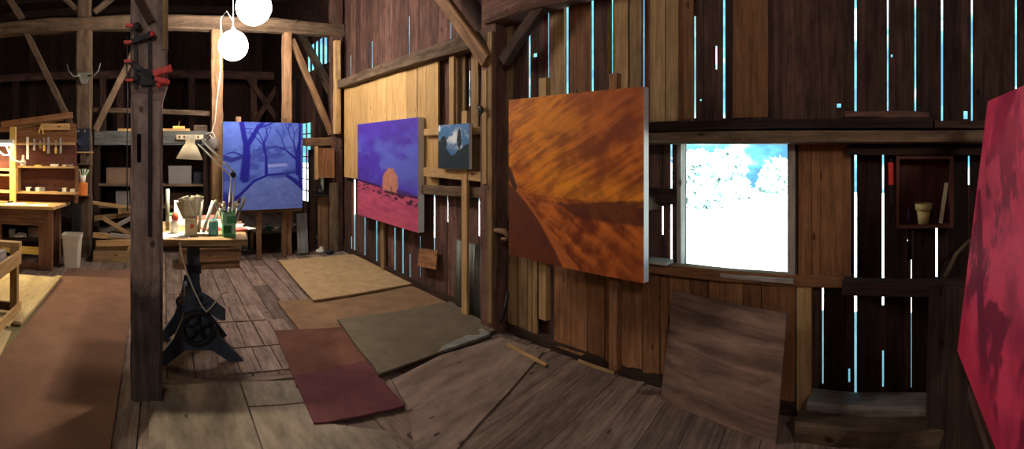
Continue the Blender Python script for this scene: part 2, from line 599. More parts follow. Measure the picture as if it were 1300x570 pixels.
# ------------------------------------------------------------------ window wall siding with real gaps
T = 0.010
GAPS_UP = [  # photo column, seen width in px, rows that let light in
    (445, .5, [(70, 105)]), (472, 1.0, [(52, 105)]), (519, .4, [(20, 70)]), (572, .7, [(12, 62)]), (586, .7, [(38, 56), (84, 112)]), (596, .5, [(90, 135)]),
    (672, 1.2, [(14, 150)]), (679, 3.6, [(67.5, 72.5)]), (696, .8, [(5, 150)]), (720, 2.2, [(-40, 170)]), (752, 1.9, [(-40, 170)]),
    (777, .6, [(-40, 170)]), (817, 1.3, [(-40, 170)]), (882, 1.4, [(20, 150)]), (889, 1.8, [(126, 128)]), (909, 2.0, [(58, 88)]),
    (919, 2.3, [(-40, 150)]), (960, 2.6, [(92, 147)]), (1065, 5.0, [(131.5, 136.5)]), (1086, 2.8, [(-40, 150)]), (1127, 1.8, [(-40, 150)]),
    (1132, 2.2, [(69, 72.5)]), (1162, 1.9, [(-40, 150)]), (1196, 2.3, [(-40, 155)]), (1226, 5.0, [(141, 151)]), (1234, 1.9, [(-40, 155)]),
    (1290, 2.0, [(-40, 155)])]
GAPS_LO = [
    (446, .9, [(300, 322)]), (450, 1.8, [(228, 322)]), (463, 1.3, [(276, 328)]), (478, 1.8, [(280, 337)]), (501, 1.5, [(289, 347)]),
    (511, 2.1, [(289, 347)]), (520, 1.4, [(322, 354)]), (533, .5, [(300, 352)]), (551, .8, [(235, 320)]), (568, 1.0, [(240, 282)]), (608, 1.0, [(240, 300)]),
    (841, 1.4, [(262, 298)]), (852, 2.1, [(182, 330)]), (1040, 1.6, [(331, 338)]), (1044, 2.6, [(355, 488)]), (1078, 2.2, [(468, 486)]),
    (1086, 3.0, [(193, 505)]), (1121, 2.2, [(194, 388), (445, 492)]), (1153, 2.0, [(304, 306.5)]), (1156, 2.6, [(330, 493)]),
    (1189, 2.2, [(284, 352)]), (1230, 1.8, [(198, 235)])]


def siding(mb, gaps, z0, z1, ya, yb, skip=None):
    """vertical boards from y=ya down to y=yb at the siding plane; `skip`: (y0, y1, z0, z1) openings left out"""
    cuts = []
    for (gx, gw, rows) in gaps:
        a = az(gx)
        r = XS / math.sin(a)
        yc = r * math.cos(a)
        gw = gw * (.65 if gx < 620 else 1)
        wv = gw * r * r / (PX * XS) + T * abs(math.cos(a) / math.sin(a))
        cuts.append((yc + wv / 2, yc - wv / 2, gx, r, rows))
    cuts = [c for c in cuts if yb < c[1] < ya]
    cuts.sort(reverse=True)
    spans, cur = [], ya
    for (y1, y0, gx, r, rows) in cuts:
        spans.append((cur, y1))
        cur = y0
        zs = sorted([(H - (b - Y0) / PX * r, H - (a_ - Y0) / PX * r) for (a_, b) in rows])
        lo = z0
        for (q0, q1) in zs:
            if q0 > lo + .01:
                mb.box((XS + .001, y0 - .012, lo), (XS + .013, y1 + .012, min(q0, z1)), 0.3)
            lo = max(lo, q1)
        if lo < z1 - .01:
            mb.box((XS + .001, y0 - .012, lo), (XS + .013, y1 + .012, z1), 0.3)
    spans.append((cur, yb))
    for (a_, b) in spans:
        n = max(1, round((a_ - b) / 0.19))
        for k in range(n):
            q1 = a_ - (a_ - b) * k / n
            q0 = a_ - (a_ - b) * (k + 1) / n
            off = random.uniform(0, .004) if 0 < k < n - 1 or n == 1 else 0
            pieces = [(z0, z1)]
            if skip:
                for (s0, s1, sz0, sz1) in skip:
                    if q0 < s1 - 1e-4 and q1 > s0 + 1e-4:
                        pieces = [p for p in [(z0, max(z0, sz0)), (min(z1, sz1), z1)] if p[1] - p[0] > .01]
                        if q1 > s1:
                            mb.box((XS, s1, z0), (XS + T, q1, z1), .5)
                        if q0 < s0:
                            mb.box((XS, q0, z0), (XS + T, s0, z1), .5)
                        q0, q1 = max(q0, s0), min(q1, s1)
            for (p0, p1) in pieces:
                rn_ = random.uniform(0, .06) if (q1 < .56 and z0 < 1) else random.uniform(.0, .55) if q1 < 1.5 else random.uniform(.15, 1)  # low boards right of the window: shade of the recess put into their tone
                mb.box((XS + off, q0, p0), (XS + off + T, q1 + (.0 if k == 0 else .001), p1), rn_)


wr = MB()
WY0, WY1 = XS / math.tan(az(1003)), XS / math.tan(az(870))     # window opening
WZ0, WZ1 = 0.845, 1.645
siding(wr, GAPS_UP, 1.70, 5.2, 7.35, -3.2)
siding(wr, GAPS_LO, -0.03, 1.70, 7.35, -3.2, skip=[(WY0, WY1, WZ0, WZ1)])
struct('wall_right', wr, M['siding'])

# the same wall beyond the first frame, with open slats high up and a glazed window
w2 = MB()
OP = []
for k in range(6):
    yy = 7.55 + k * 0.24
    OP.append((yy, yy + 0.15))
yy = 7.35
W2 = (8.62, 9.35, 0.55, 2.15)
W3 = (7.86, 8.06, 0.87, 1.12)
for (a_, b) in [(7.35, 7.86), (7.86, 8.06), (8.06, 8.62), (8.62, 9.35), (9.35, 13.2)]:
    n = max(1, round((b - a_) / .2))
    for k in range(n):
        q0, q1 = a_ + (b - a_) * k / n, a_ + (b - a_) * (k + 1) / n
        segs = [(0, 3.12)]
        if abs(a_ - W2[0]) < 1e-6: segs = [(0, W2[2]), (W2[3], 3.12)]
        if abs(a_ - W3[0]) < 1e-6: segs = [(0, W3[2]), (W3[3], 3.12)]
        for (p0, p1) in segs:
            w2.box((XS, q0, p0), (XS + T, q1 + .001, p1))
w2.box((XS, 7.35, 3.62), (XS + T, 13.2, 5.2))
w2.box((XS, 7.35, 3.12), (XS + T, 7.55, 3.62))
for k in range(6):
    w2.box((XS, OP[k][1], 3.12), (XS + T, OP[k][1] + .09, 3.62))
w2.box((XS, 8.99, 3.12), (XS + T, 13.2, 3.62))
struct('wall_rear_right', w2, M['siding'])

we = MB()
y = -3.2
for (lo, hi, ax) in [((-6.3, -3.3), (3.0, -3.2), 'x'), ((-6.3, 13.2), (3.0, 13.3), 'x'), ((-6.3, -3.2), (-6.2, 13.2), 'y')]:
    pass
wn = {'wall_back': ((-6.3, -3.3), (3.0, -3.2)), 'wall_far': ((-6.3, 13.2), (3.0, 13.3)), 'wall_left': ((-6.3, -3.2), (-6.2, 13.2))}
for nm, (lo, hi) in wn.items():
    mb = MB()
    L = hi[0] - lo[0] if hi[0] - lo[0] > 1 else hi[1] - lo[1]
    n = round(L / .2)
    for k in range(n):
        j = random.uniform(0, .01)
        if hi[0] - lo[0] > 1:
            mb.box((lo[0] + L * k / n, lo[1] + j, 0), (lo[0] + L * (k + 1) / n, hi[1] + j, 5.2))
        else:
            mb.box((lo[0] + j, lo[1] + L * k / n, 0), (hi[0] + j, lo[1] + L * (k + 1) / n, 5.2))
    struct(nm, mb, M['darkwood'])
cl = MB()
for k in range(46):
    cl.box((-6.3 + k * .2025, -3.3, 5.2 + random.uniform(0, .01)), (-6.3 + k * .2025 + .2035, 13.3, 5.26))
for k in range(14):
    cl.bar((-6.2, -2.6 + k * 1.2, 5.1), (2.8, -2.6 + k * 1.2, 5.1), .12, .18)
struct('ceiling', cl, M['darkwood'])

# ------------------------------------------------------------------ heavy timbers of the frame (fixed to the building)
def timber(name, mb, m='beam'):
    return struct(name, mb, M[m])


pc = 0.20
# wall posts of the window wall
p2 = fl(626, 420)
Y2 = 2.70 / math.tan(az(627))
timber('post', MB().bar((XP + .09, Y2, 0), (XP + .09, Y2, 5.2), .20, .18, (1, 0, 0), 14, .008), 'siding')
timber('post', MB().bar((XP + .05, YB, 0), (XP + .05, YB, 5.2), .14, .20, (1, 0, 0), 14, .008), 'siding')
# long girts of the window wall
timber('beam', MB().bar((XP + .09, Y2, 2.61), (XP + .09, YB, 2.61), .14, .16, (1, 0, 0), 14, .010))
timber('beam', MB().bar((XP + .06, Y2, 2.80), (XP + .06, -3.2, 2.86), .22, .22, (1, 0, 0), 14, .014), 'siding')
# girt over the window: two boards, one on the other
gb = MB()
gb.bar((2.60 + .1, 1.62, 1.672), (2.60 + .1, -3.2, 1.672), .075, .2, (1, 0, 0), 16, .004, .85)
timber('beam', gb, 'beam')
gb = MB()
gb.bar((2.64 + .08, 1.66, 1.748), (2.64 + .08, -.15, 1.748), .062, .16, (1, 0, 0), 10, .004)
gb.bar((2.64 + .08, -.16, 1.742), (2.64 + .08, -3.2, 1.735), .05, .16, (1, 0, 0), 10, .004)
gb.bar((2.66 + .07, .35, 1.80), (2.66 + .07, -.13, 1.795), .04, .12, (1, 0, 0), 6, .004)
timber('beam', gb, 'siding')
# short post left of the window recess, seen dark
# dark mid rail and cross rail at the right of the window
timber('beam', MB().bar((2.70, .36, .815), (2.70, -3.2, .80), .085, .12, (1, 0, 0), 10, .004), 'darkwood')
timber('beam', MB().bar((2.765, 1.70, 1.29), (2.765, 1.455, 1.29), .10, .05, (1, 0, 0)), 'darkwood')
timber('beam', MB().bar((2.74, .34, 1.60), (2.74, -3.2, 1.60), .06, .1, (1, 0, 0)), 'darkwood')
# sill beam along the floor at the right
timber('beam', MB().bar((2.71, .56, .085), (2.71, -3.2, .085), .16, .18, (1, 0, 0), 14, .006), 'jamb')
timber('beam', MB().bar((2.57, .60, .06), (2.57, -.6, .06), .12, .16, (1, 0, 0), 12, .008), 'beam')
# low sill beam along the floor elsewhere
timber('beam', MB().bar((2.77, Y2 - .1, .05), (2.77, .56, .05), .10, .05, (1, 0, 0), 8, .004), 'darkwood')
timber('beam', MB().bar((2.78, YB, .045), (2.78, Y2 + .1, .045), .09, .03, (1, 0, 0), 8, .003), 'darkwood')
# diagonal brace at the post
timber('brace', MB().bar(onX(619, 78, 2.60), onX(535, -38, 2.60), .13, .07, (1, 0, 0), 6, .003), 'brownbeam')
timber('brace', MB().bar(onX(640, 78, 2.64), onX(700, -10, 2.64), .10, .07, (1, 0, 0), 6, .003), 'darkwood')

# ---- frame across the barn at YB
def yb_bar(x0, y0, x1, y1, Y, wd, th, name, m='beam', seg=8, jit=.006):
    return timber(name, MB().bar(onY(x0, y0, Y), onY(x1, y1, Y), wd, th, (0, 1, 0), seg, jit), m)


zb = 3.475
timber('beam', MB().bar((-6.2, YB, zb), (2.78, YB, zb), .20, .20, (0, 1, 0), 24, .010), 'beam')
for (px, wpx, m) in [(107, 20, 'beam'), (275, 15, 'brownbeam'), (364, 11, 'brownbeam')]:
    X = math.tan(az(px)) * YB
    wd = wpx / PX * YB
    timber('post', MB().bar((X, YB, 0), (X, YB, zb - .1), wd, .18, (0, 1, 0), 14, .007), m)
X = math.tan(az(107)) * YB
yb_bar(34, 42, 95, 168, YB - .02, .09, .09, 'brace')
yb_bar(172, 62, 121, 165, YB - .02, .09, .09, 'brace')
yb_bar(4, -12, 29, 24, YB, .10, .10, 'brace')
yb_bar(74, -10, 101, 16, YB, .08, .08, 'brace')
yb_bar(151, -10, 120, 16, YB, .08, .08, 'brace')
yb_bar(370, 50, 421, 170, YB - .02, .09, .09, 'brace', 'brownbeam')
yb_bar(385, 180, 432, 180, YB, .13, .12, 'beam', 'brownbeam')
yb_bar(428, 52, 428, 170, YB - .12, .10, .08, 'post', 'stud')
# posts and upper timbers above the beam
timber('post', MB().bar((-1.18, YB, zb + .1), (-1.18, YB, 5.2), .2, .16, (0, 1, 0), 5, .006), 'beam')
# knee brace along the window wall behind the frame
timber('brace', MB().bar((2.66, 7.2, 2.55), (2.66, 9.3, 4.2), .14, .10, (1, 0, 0), 8, .006), 'beam')

# ---- frame behind, in the dark
timber('beam', MB().bar((-6.2, YC, 3.48), (2.78, YC, 3.48), .20, .20, (0, 1, 0), 24, .010), 'siding')
for px in (20, 131, 153, 243, 322, 409):
    X = math.tan(az(px)) * YC
    timber('post', MB().bar((X, YC, 0), (X, YC, 3.4), .16, .14, (0, 1, 0), 8, .006), 'siding')
yb_bar(316, 100, 352, 152, YC - .1, .13, .1, 'brace', 'siding')
yb_bar(356, 104, 322, 158, YC - .1, .13, .1, 'brace', 'siding')

# ------------------------------------------------------------------ the big post in the foreground
pr = MB()
PXc, PYc = -0.11, 3.09
pr.bar((PXc, PYc, 0), (PXc, PYc, 1.92), .205, .19, (0, 1, 0), 18, .004, .6)
pr.bar((PXc + .016, PYc, 2.0), (PXc + .016, PYc, 5.2), .235, .19, (0, 1, 0), 14, .004, .7)
pr.prism([(-.0985, 1.91), (.1025, 1.91), (.1335, 2.01), (-.1005, 2.01)], -.094, .094,
         Matrix.Translation((PXc, PYc, 0)) @ Matrix.Rotation(math.pi / 2, 4, 'X'), .65)
timber('post', pr, 'oldpost')
timber('trim_1', MB().box((PXc + .105, PYc - .13, 2.23), (PXc + .137, PYc - .097, 5.2)), 'tan')
timber('trim_2', MB().box((PXc - .06, PYc - .1, 1.52), (PXc - .035, PYc - .0935, 1.70)), 'dark')
timber('beam', MB().bar((PXc + .03, PYc - .1, 2.28 + .12), (PXc - .24, PYc - .1, 2.28 + .62), .05, .05, (0, 1, 0)), 'siding')

# ------------------------------------------------------------------ window and lining of the window wall
def jambs():
    f = thing('window_1', None, None, (2.77, (WY0 + WY1) / 2, WZ0))
    f['kind'] = 'structure'
    t_ = .045
    mb = MB()
    mb.box((2.735, WY1, WZ0 - .01), (2.82, WY1 + .03, WZ1), .6)
    mb.box((2.735, WY0 - t_, WZ0 - .01), (2.82, WY0, WZ1), .7)
    mb.box((2.70, WY0 - t_, WZ1), (2.82, WY1 + t_, WZ1 + .03), .5)
    mb.box((2.70, WY0 - t_, WZ0 - .035), (2.82, WY1 + t_, WZ0 - .01), .8)
    mb.build('window_frame', M['jamb'], f)
    MB().box((2.800, WY0 - .002, WZ0 - .01), (2.803, WY1 + .002, WZ1)).build('glass_pane', M['glass'], f)


jambs()
s_ = MB().bar((2.70, 1.66, .822), (2.79, .34, .820), .072, .075, (1, 0, 0), 12, .002, .55)
timber('trim_3', s_, 'lining')


def boards(name, m, rows, X, th, z0, z1, jx=.004):
    """vertical boards between photo columns"""
    mb = MB()
    for r in rows:
        (a_, b) = r[:2]
        ya, yb_ = X / math.tan(az(a_)), X / math.tan(az(b))
        rn = r[2] if len(r) > 2 else None
        j = random.uniform(0, jx)
        mb.box((X + j, yb_ + .0015, z0), (X + j + th, ya - .0015, z1), rn)
    return struct(name, mb, M[m])


boards('trim_4', 'lining', [(1013, 1030, .55), (1030, 1041, .8), (1041, 1080, .45)], 2.745, .02, .857, 1.637)
boards('trim_5', 'tan', [(645, 656), (657, 669), (670, 675, .3), (676, 682)], 2.745, .02, .05, .79)
boards('trim_6', 'lining', [(703, 724), (724, 745), (746, 767), (768, 788, .9), (789, 815), (816, 837), (838, 848), (849, 876),
                            (876, 898, .2), (899, 921), (921, 943, .9), (943, 966, .25), (967, 1011, .4)], 2.745, .02, .05, .785)
boards('trim_7', 'stud', [(1011, 1030, .25)], 2.71, .035, .05, .785)
boards('trim_8', 'tan', [(698, 716, .45)], 2.775, .015, 1.9, 2.72)
boards('trim_9', 'tan', [(779, 797, .7)], 2.775, .015, 1.8, 2.72)
boards('trim_10', 'tan', [(799, 814, .15)], 2.775, .015, 1.8, 2.72)
boards('trim_11', 'tan', [(825, 844, .8), (845, 861, .5)], 2.775, .015, 1.79, 2.72)
boards('trim_12', 'tan', [(641, 650, .3)], 2.76, .02, 1.0, 2.68)
boards('trim_13', 'lining', [(723, 750, .0), (800, 816, .0), (930, 975, .0), (861, 880, .1)], 2.79, .009, 1.8, 2.72)
# studs between the frame post and the pine panel
boards('trim_14', 'stud', [(570, 576, .2)], 2.70, .03, 1.75, 2.55)
boards('trim_15', 'tan', [(576, 590, .1), (598, 607, .2)], 2.77, .02, 1.3, 2.55)
boards('trim_16', 'stud', [(611.5, 617, .2)], 2.60, .03, 1.3, 2.30)
boards('trim_17', 'tan', [(618.5, 624, .1)], 2.60, .02, .1, 2.62)
boards('trim_18', 'tan', [(483, 487, .2)], 2.74, .03, .03, .72)
# fresh pine boarding behind the purple painting
boards('trim_19', 'pine', [(437, 441, .5), (441, 449), (449, 458), (458, 468), (468, 479), (479, 490), (490, 503), (503, 516), (516, 529), (530, 541, .2), (541, 556)], 2.73, .022, 1.178, 2.545)
# short horizontal rails behind the small painting
timber('trim_20', MB().bar(onX(540, 168, 2.70), (2.70, Y2, 1.775), .07, .04, (1, 0, 0), 1, 0, .4), 'stud')
timber('trim_21', MB().bar(onX(540, 218, 2.68), (2.68, Y2, 1.355), .09, .05, (1, 0, 0), 1, 0, .5), 'stud')
timber('trim_22', MB().bar(onX(532, 240, 2.72), (2.72, Y2, 1.21), .10, .06, (1, 0, 0), 6, .003, .6), 'beam')
timber('trim_23', MB().box((2.62, 1.46, .862), (2.72, 1.62, .885), .9), 'jamb')

timber('trim_24', MB().box((2.57, 1.60, 1.2), (2.80, 2.70, 1.29), .5), 'beam')
# rear glazed window and small pane beyond the first frame
def rear_window(nm, y0, y1, z0, z1, nrow, ncol):
    f = thing(nm, None, None, (XS, (y0 + y1) / 2, z0))
    f['kind'] = 'structure'
    mb = MB()
    t_ = .02
    mb.box((XS - .03, y0, z0), (XS + .03, y0 + t_, z1))
    mb.box((XS - .03, y1 - t_, z0), (XS + .03, y1, z1))
    for k in range(nrow + 1):
        z = z0 + (z1 - z0 - t_) * k / nrow
        mb.box((XS - .02, y0, z), (XS + .02, y1, z + t_))
    for k in range(1, ncol):
        y = y0 + (y1 - y0) * k / ncol
        mb.box((XS - .015, y - .008, z0), (XS + .015, y + .008, z1))
    mb.build('window_frame', M['beam'], f)
    MB().box((XS + .002, y0 + .005, z0 + .005), (XS + .005, y1 - .005, z1 - .005)).build('glass_pane', M['glass'], f)


rear_window('window_2', W2[0], W2[1], W2[2], W2[3], 7, 2)
rear_window('window_3', W3[0], W3[1], W3[2], W3[3], 1, 1)


# ------------------------------------------------------------------ paintings
def srgb(c):
    c = np.asarray(c, float) / 255.0
    return np.where(c <= .04045, c / 12.92, ((c + .055) / 1.055) ** 2.4)


def vnoise(u, v, seed=0):
    r = np.random.default_rng(seed).random((64, 64))
    ui, vi = np.floor(u).astype(int), np.floor(v).astype(int)
    fu, fv = u - ui, v - vi
    fu, fv = fu * fu * (3 - 2 * fu), fv * fv * (3 - 2 * fv)
    a, b = r[ui % 64, vi % 64], r[(ui + 1) % 64, vi % 64]
    c, d = r[ui % 64, (vi + 1) % 64], r[(ui + 1) % 64, (vi + 1) % 64]
    return (a * (1 - fu) + b * fu) * (1 - fv) + (c * (1 - fu) + d * fu) * fv


def fbm(u, v, seed=0, o=4):
    s_, a, t_ = 0, 1, 0
    for k in range(o):
        s_ = s_ + a * vnoise(u * 2 ** k, v * 2 ** k, seed + k)
        t_ += a
        a *= .55
    return s_ / t_


def smooth(a, b, x_):
    t_ = np.clip((x_ - a) / (b - a), 0, 1)
    return t_ * t_ * (3 - 2 * t_)


def mixc(A, B, f):
    return A * (1 - f[..., None]) + B * f[..., None]


def stroke(C, U, V, pts, w0, w1, col, asp=1.0):
    """paint a tapering line through pts"""
    n = len(pts) - 1
    for i in range(n):
        (x0, y0), (x1, y1) = pts[i], pts[i + 1]
        dx, dy = (x1 - x0), (y1 - y0)
        L2 = dx * dx + dy * dy + 1e-9
        t_ = np.clip(((U - x0) * dx + (V - y0) * dy) / L2, 0, 1)
        d = np.hypot(U - x0 - t_ * dx, V - y0 - t_ * dy)
        ww = w0 + (w1 - w0) * ((i + t_) / n)
        f = 1 - smooth(ww * .7, ww * 1.25, d)
        C = mixc(C, np.broadcast_to(col, C.shape), f)
    return C


def tree(C, U, V, x_, y_, ang_, ln, wd, col, depth, R):
    if depth == 0 or ln < .015:
        return C
    x1, y1 = x_ + math.sin(ang_) * ln, y_ + math.cos(ang_) * ln
    C = stroke(C, U, V, [(x_, y_), (x1, y1)], wd, wd * .7, col)
    for q in range(R.choice([2, 2, 3])):
        C = tree(C, U, V, x1, y1, ang_ + R.uniform(-.75, .75), ln * R.uniform(.6, .82), wd * .6, col, depth - 1, R)
    return C


def img_blue(U, V):
    C = mixc(np.broadcast_to(srgb((56, 80, 168)), U.shape + (3,)), np.broadcast_to(srgb((98, 126, 216)), U.shape + (3,)), fbm(U * 7, V * 9, 3))
    C = mixc(C, np.broadcast_to(srgb((48, 60, 150)), C.shape), .7 * smooth(.5, .65, fbm(U * 5 + 3, V * 8, 9)) * (V < .72))
    ed = .38 - .42 * np.clip(.45 - U, 0, 1) ** 1.1 * 1.9 - .25 * np.clip(U - .85, 0, 1)
    road = 1 - smooth(ed - .03, ed + .0, V)
    C = mixc(C, mixc(np.broadcast_to(srgb((76, 100, 178)), C.shape), np.broadcast_to(srgb((112, 134, 208)), C.shape), fbm(U * 20, V * 30, 5)), road)
    D = srgb((24, 26, 140))
    C = stroke(C, U, V, [(.0, .02), (.2, .17), (.38, .33), (.55, .395), (.8, .41), (1, .43)], .022, .006, D)
    C = stroke(C, U, V, [(.8, .38), (.9, .32), (1, .24)], .02, .03, D)
    C = mixc(C, np.broadcast_to(D, C.shape), .8 * (1 - smooth(.0, .22, U)) * (1 - smooth(.12, .3, V)))
    C = stroke(C, U, V, [(.55, .5), (.78, .51)], .018, .018, srgb((135, 148, 215)))
    R = random.Random(4)
    C = tree(C, U, V, .53, .40, .0, .2, .022, D, 6, R)
    C = tree(C, U, V, .93, .40, -.05, .22, .02, D, 6, random.Random(8))
    C = tree(C, U, V, .91, .58, -.9, .17, .014, D, 6, random.Random(12))
    C = stroke(C, U, V, [(.26, .37), (.285, .6), (.285, .74)], .062, .042, D)
    C = stroke(C, U, V, [(.285, .72), (.26, .82), (.22, 1.02)], .034, .032, D)
    C = stroke(C, U, V, [(.285, .72), (.36, .83), (.42, .93), (.5, 1.01)], .034, .022, D)
    C = stroke(C, U, V, [(.42, .93), (.52, .96), (.62, 1.0)], .012, .008, D)
    C = stroke(C, U, V, [(.27, .6), (.13, .66), (.04, .64)], .010, .006, D)
    C = stroke(C, U, V, [(.97, .25), (.955, .6), (.97, 1.0)], .022, .016, D)
    C = stroke(C, U, V, [(.0, .6), (.1, .57), (.22, .6)], .035, .02, srgb((42, 48, 140)))
    return C


def img_purple(U, V):
    n = fbm(U * 6, V * 14, 21)
    C = mixc(np.broadcast_to(srgb((62, 34, 128)), U.shape + (3,)), np.broadcast_to(srgb((80, 62, 190)), U.shape + (3,)), n)
    C = mixc(C, np.broadcast_to(srgb((84, 98, 190)), C.shape), .8 * smooth(.45, .7, fbm(U * 4 + 7, V * 7, 33)) * smooth(.25, .5, V) * (1 - smooth(.72, .95, V)))
    hz = .385 + .015 * (fbm(U * 20, V * 0, 2) - .5) - .08 * U
    fld = 1 - smooth(hz - .01, hz + .01, V)
    F = mixc(np.broadcast_to(srgb((205, 92, 116)), C.shape), np.broadcast_to(srgb((140, 54, 92)), C.shape), fbm(U * 9, V * 34, 13))
    C = mixc(C, F, fld)
    dk = smooth(.5, .62, fbm(U * 22, V * 60, 15)) * np.exp(-((V - hz + .05) / .045) ** 2)
    C = mixc(C, np.broadcast_to(srgb((56, 24, 50)), C.shape), np.clip(dk * 1.4, 0, 1))
    C = stroke(C, U, V, [(0, .385), (.3, .36), (1, .30)], .010, .012, srgb((48, 22, 70)))
    cx_, cy_ = .60, .42
    rr = np.hypot((U - cx_) / (.13 - .05 * np.clip((V - cy_) * 6, -1, 1)), (V - cy_) / .135) + .35 * (fbm(U * 26, V * 26, 41) - .5)
    T_ = mixc(np.broadcast_to(srgb((196, 132, 100)), C.shape), np.broadcast_to(srgb((150, 96, 90)), C.shape), fbm(U * 30, V * 34, 44))
    C = mixc(C, T_, 1 - smooth(.85, 1.05, rr))
    C = stroke(C, U, V, [(.52, .31), (.7, .30), (.78, .29)], .014, .008, srgb((60, 22, 48)))
    C = stroke(C, U, V, [(.615, .31), (.62, .37)], .008, .005, srgb((60, 30, 50)))
    C = stroke(C, U, V, [(.72, .33), (.9, .32)], .02, .015, srgb((66, 40, 110)))
    return C


def img_small(U, V):
    C = mixc(np.broadcast_to(srgb((48, 92, 140)), U.shape + (3,)), np.broadcast_to(srgb((70, 120, 170)), U.shape + (3,)), V)
    cl_ = fbm(U * 4 + .4, V * 5, 52)
    band = np.exp(-((V - .78 + .32 * (U - .3)) / .17) ** 2)
    C = mixc(C, np.broadcast_to(srgb((214, 224, 232)), C.shape), np.clip(smooth(.36, .55, cl_) * band * 1.3, 0, 1))
    top = .52 + .12 * np.sin(U * 5 + 2) - .12 * np.exp(-((U - .45) / .13) ** 2) + .1 * (fbm(U * 14, V * 6, 57) - .5)
    C = mixc(C, np.broadcast_to(srgb((24, 42, 52)), C.shape), 1 - smooth(top - .02, top + .02, V))
    rr = np.hypot((U - .70) / .07, (V - .66) / .23) + .5 * (fbm(U * 24, V * 24, 60) - .5)
    C = mixc(C, np.broadcast_to(srgb((20, 36, 44)), C.shape), 1 - smooth(.85, 1.1, rr))
    rr = np.hypot((U - .17) / .13, (V - .58) / .16) + .5 * (fbm(U * 24, V * 24, 61) - .5)
    C = mixc(C, np.broadcast_to(srgb((24, 44, 54)), C.shape), 1 - smooth(.85, 1.1, rr))
    return C


def img_orange(U, V):
    q = U * .86 + V * .5
    p = -U * .5 + V * .86 + .06 * np.sin(U * 5 + V * 3)
    n = .55 * fbm(U * 3.2 + V * 1.8 + 5, (V - .5 * U) * 36 + 2.2 * fbm(U * 3, V * 3, 72) + 40, 71, 5) + .45 * fbm(U * 11, V * 12, 75, 4)
    n2 = fbm(U * 3, V * 4, 77)
    C = mixc(np.broadcast_to(srgb((122, 52, 20)), U.shape + (3,)), np.broadcast_to(srgb((206, 112, 34)), U.shape + (3,)), smooth(.28, .75, n))
    gold = np.clip(smooth(.85, .35, U) * smooth(.3, .5, V) * .7 * smooth(.35, .6, n2 + .12) + .8 * np.exp(-((V - .44) / .07) ** 2) * smooth(.2, .6, U), 0, 1)
    C = mixc(C, np.broadcast_to(srgb((232, 146, 28)), C.shape), gold * (.35 + .65 * smooth(.35, .65, n)))
    C = mixc(C, np.broadcast_to(srgb((138, 64, 34)), C.shape), .6 * smooth(.55, 1.0, V) * smooth(.2, .9, U) * (1 - .5 * n))
    # land
    gn = .5 * fbm(U * 5, (U * .6 + V) * 22, 83) + .5 * fbm(U * 16, V * 16, 84)
    L = mixc(np.broadcast_to(srgb((112, 46, 18)), C.shape), np.broadcast_to(srgb((206, 112, 40)), C.shape), smooth(.3, .7, gn))
    hz = .415 - .035 * U
    C = mixc(C, L, 1 - smooth(hz - .006, hz + .006, V))
    D = srgb((70, 30, 18))
    topl = .385 - .02 * np.sin(U * 3) + .03 * smooth(.4, .9, U) + .02 * (fbm(U * 40, V * 0 + .5, 90) - .3)
    botl = .375 - .07 * smooth(.38, .62, U) - .02 * U
    dk = smooth(botl - .01, botl + .01, V) * (1 - smooth(topl - .006, topl + .006, V)) * smooth(.08, .16, U)
    C = mixc(C, np.broadcast_to(D, C.shape), dk * (.5 + .5 * gn))
    # dark bank at the lower left, pale bank line
    ln = .50 - .98 * U + .05 * np.sin(U * 7)
    C = stroke(C, U, V, [(.0, .50), (.12, .38), (.3, .21), (.45, .08), (.55, .0)], .02, .03, srgb((176, 96, 44)))
    bk = 1 - smooth(ln - .05, ln - .03, V)
    C = mixc(C, mixc(np.broadcast_to(srgb((72, 32, 18)), C.shape), np.broadcast_to(srgb((112, 52, 24)), C.shape), gn), bk)
    C = stroke(C, U, V, [(.0, .54), (.06, .44)], .03, .02, D)
    C = mixc(C, np.broadcast_to(srgb((132, 58, 20)), C.shape), .55 * smooth(.45, 1, U) * (1 - smooth(.12, .3, V)))
    return C


def img_red(U, V):
    n = fbm(U * 5, V * 6, 101, 5)
    C = mixc(np.broadcast_to(srgb((150, 30, 66)), U.shape + (3,)), np.broadcast_to(srgb((206, 58, 92)), U.shape + (3,)), smooth(.3, .7, n))
    C = mixc(C, np.broadcast_to(srgb((214, 84, 108)), C.shape), .6 * smooth(.45, .62, fbm(U * 4 + 9, V * 3, 104)) * smooth(.45, .8, V))
    m_ = smooth(.50, .62, fbm(U * 7 + .5 * np.sin(V * 9), V * 7, 107)) * (1 - .6 * smooth(.6, .9, V))
    C = mixc(C, np.broadcast_to(srgb((104, 16, 46)), C.shape), .85 * m_)
    C = stroke(C, U, V, [(.05, .62), (.14, .5), (.22, .34), (.4, .12)], .03, .05, srgb((112, 18, 50)))
    C = mixc(C, np.broadcast_to(srgb((190, 34, 66)), C.shape), .7 * (1 - smooth(.05, .3, V + .25 * U)))
    return C


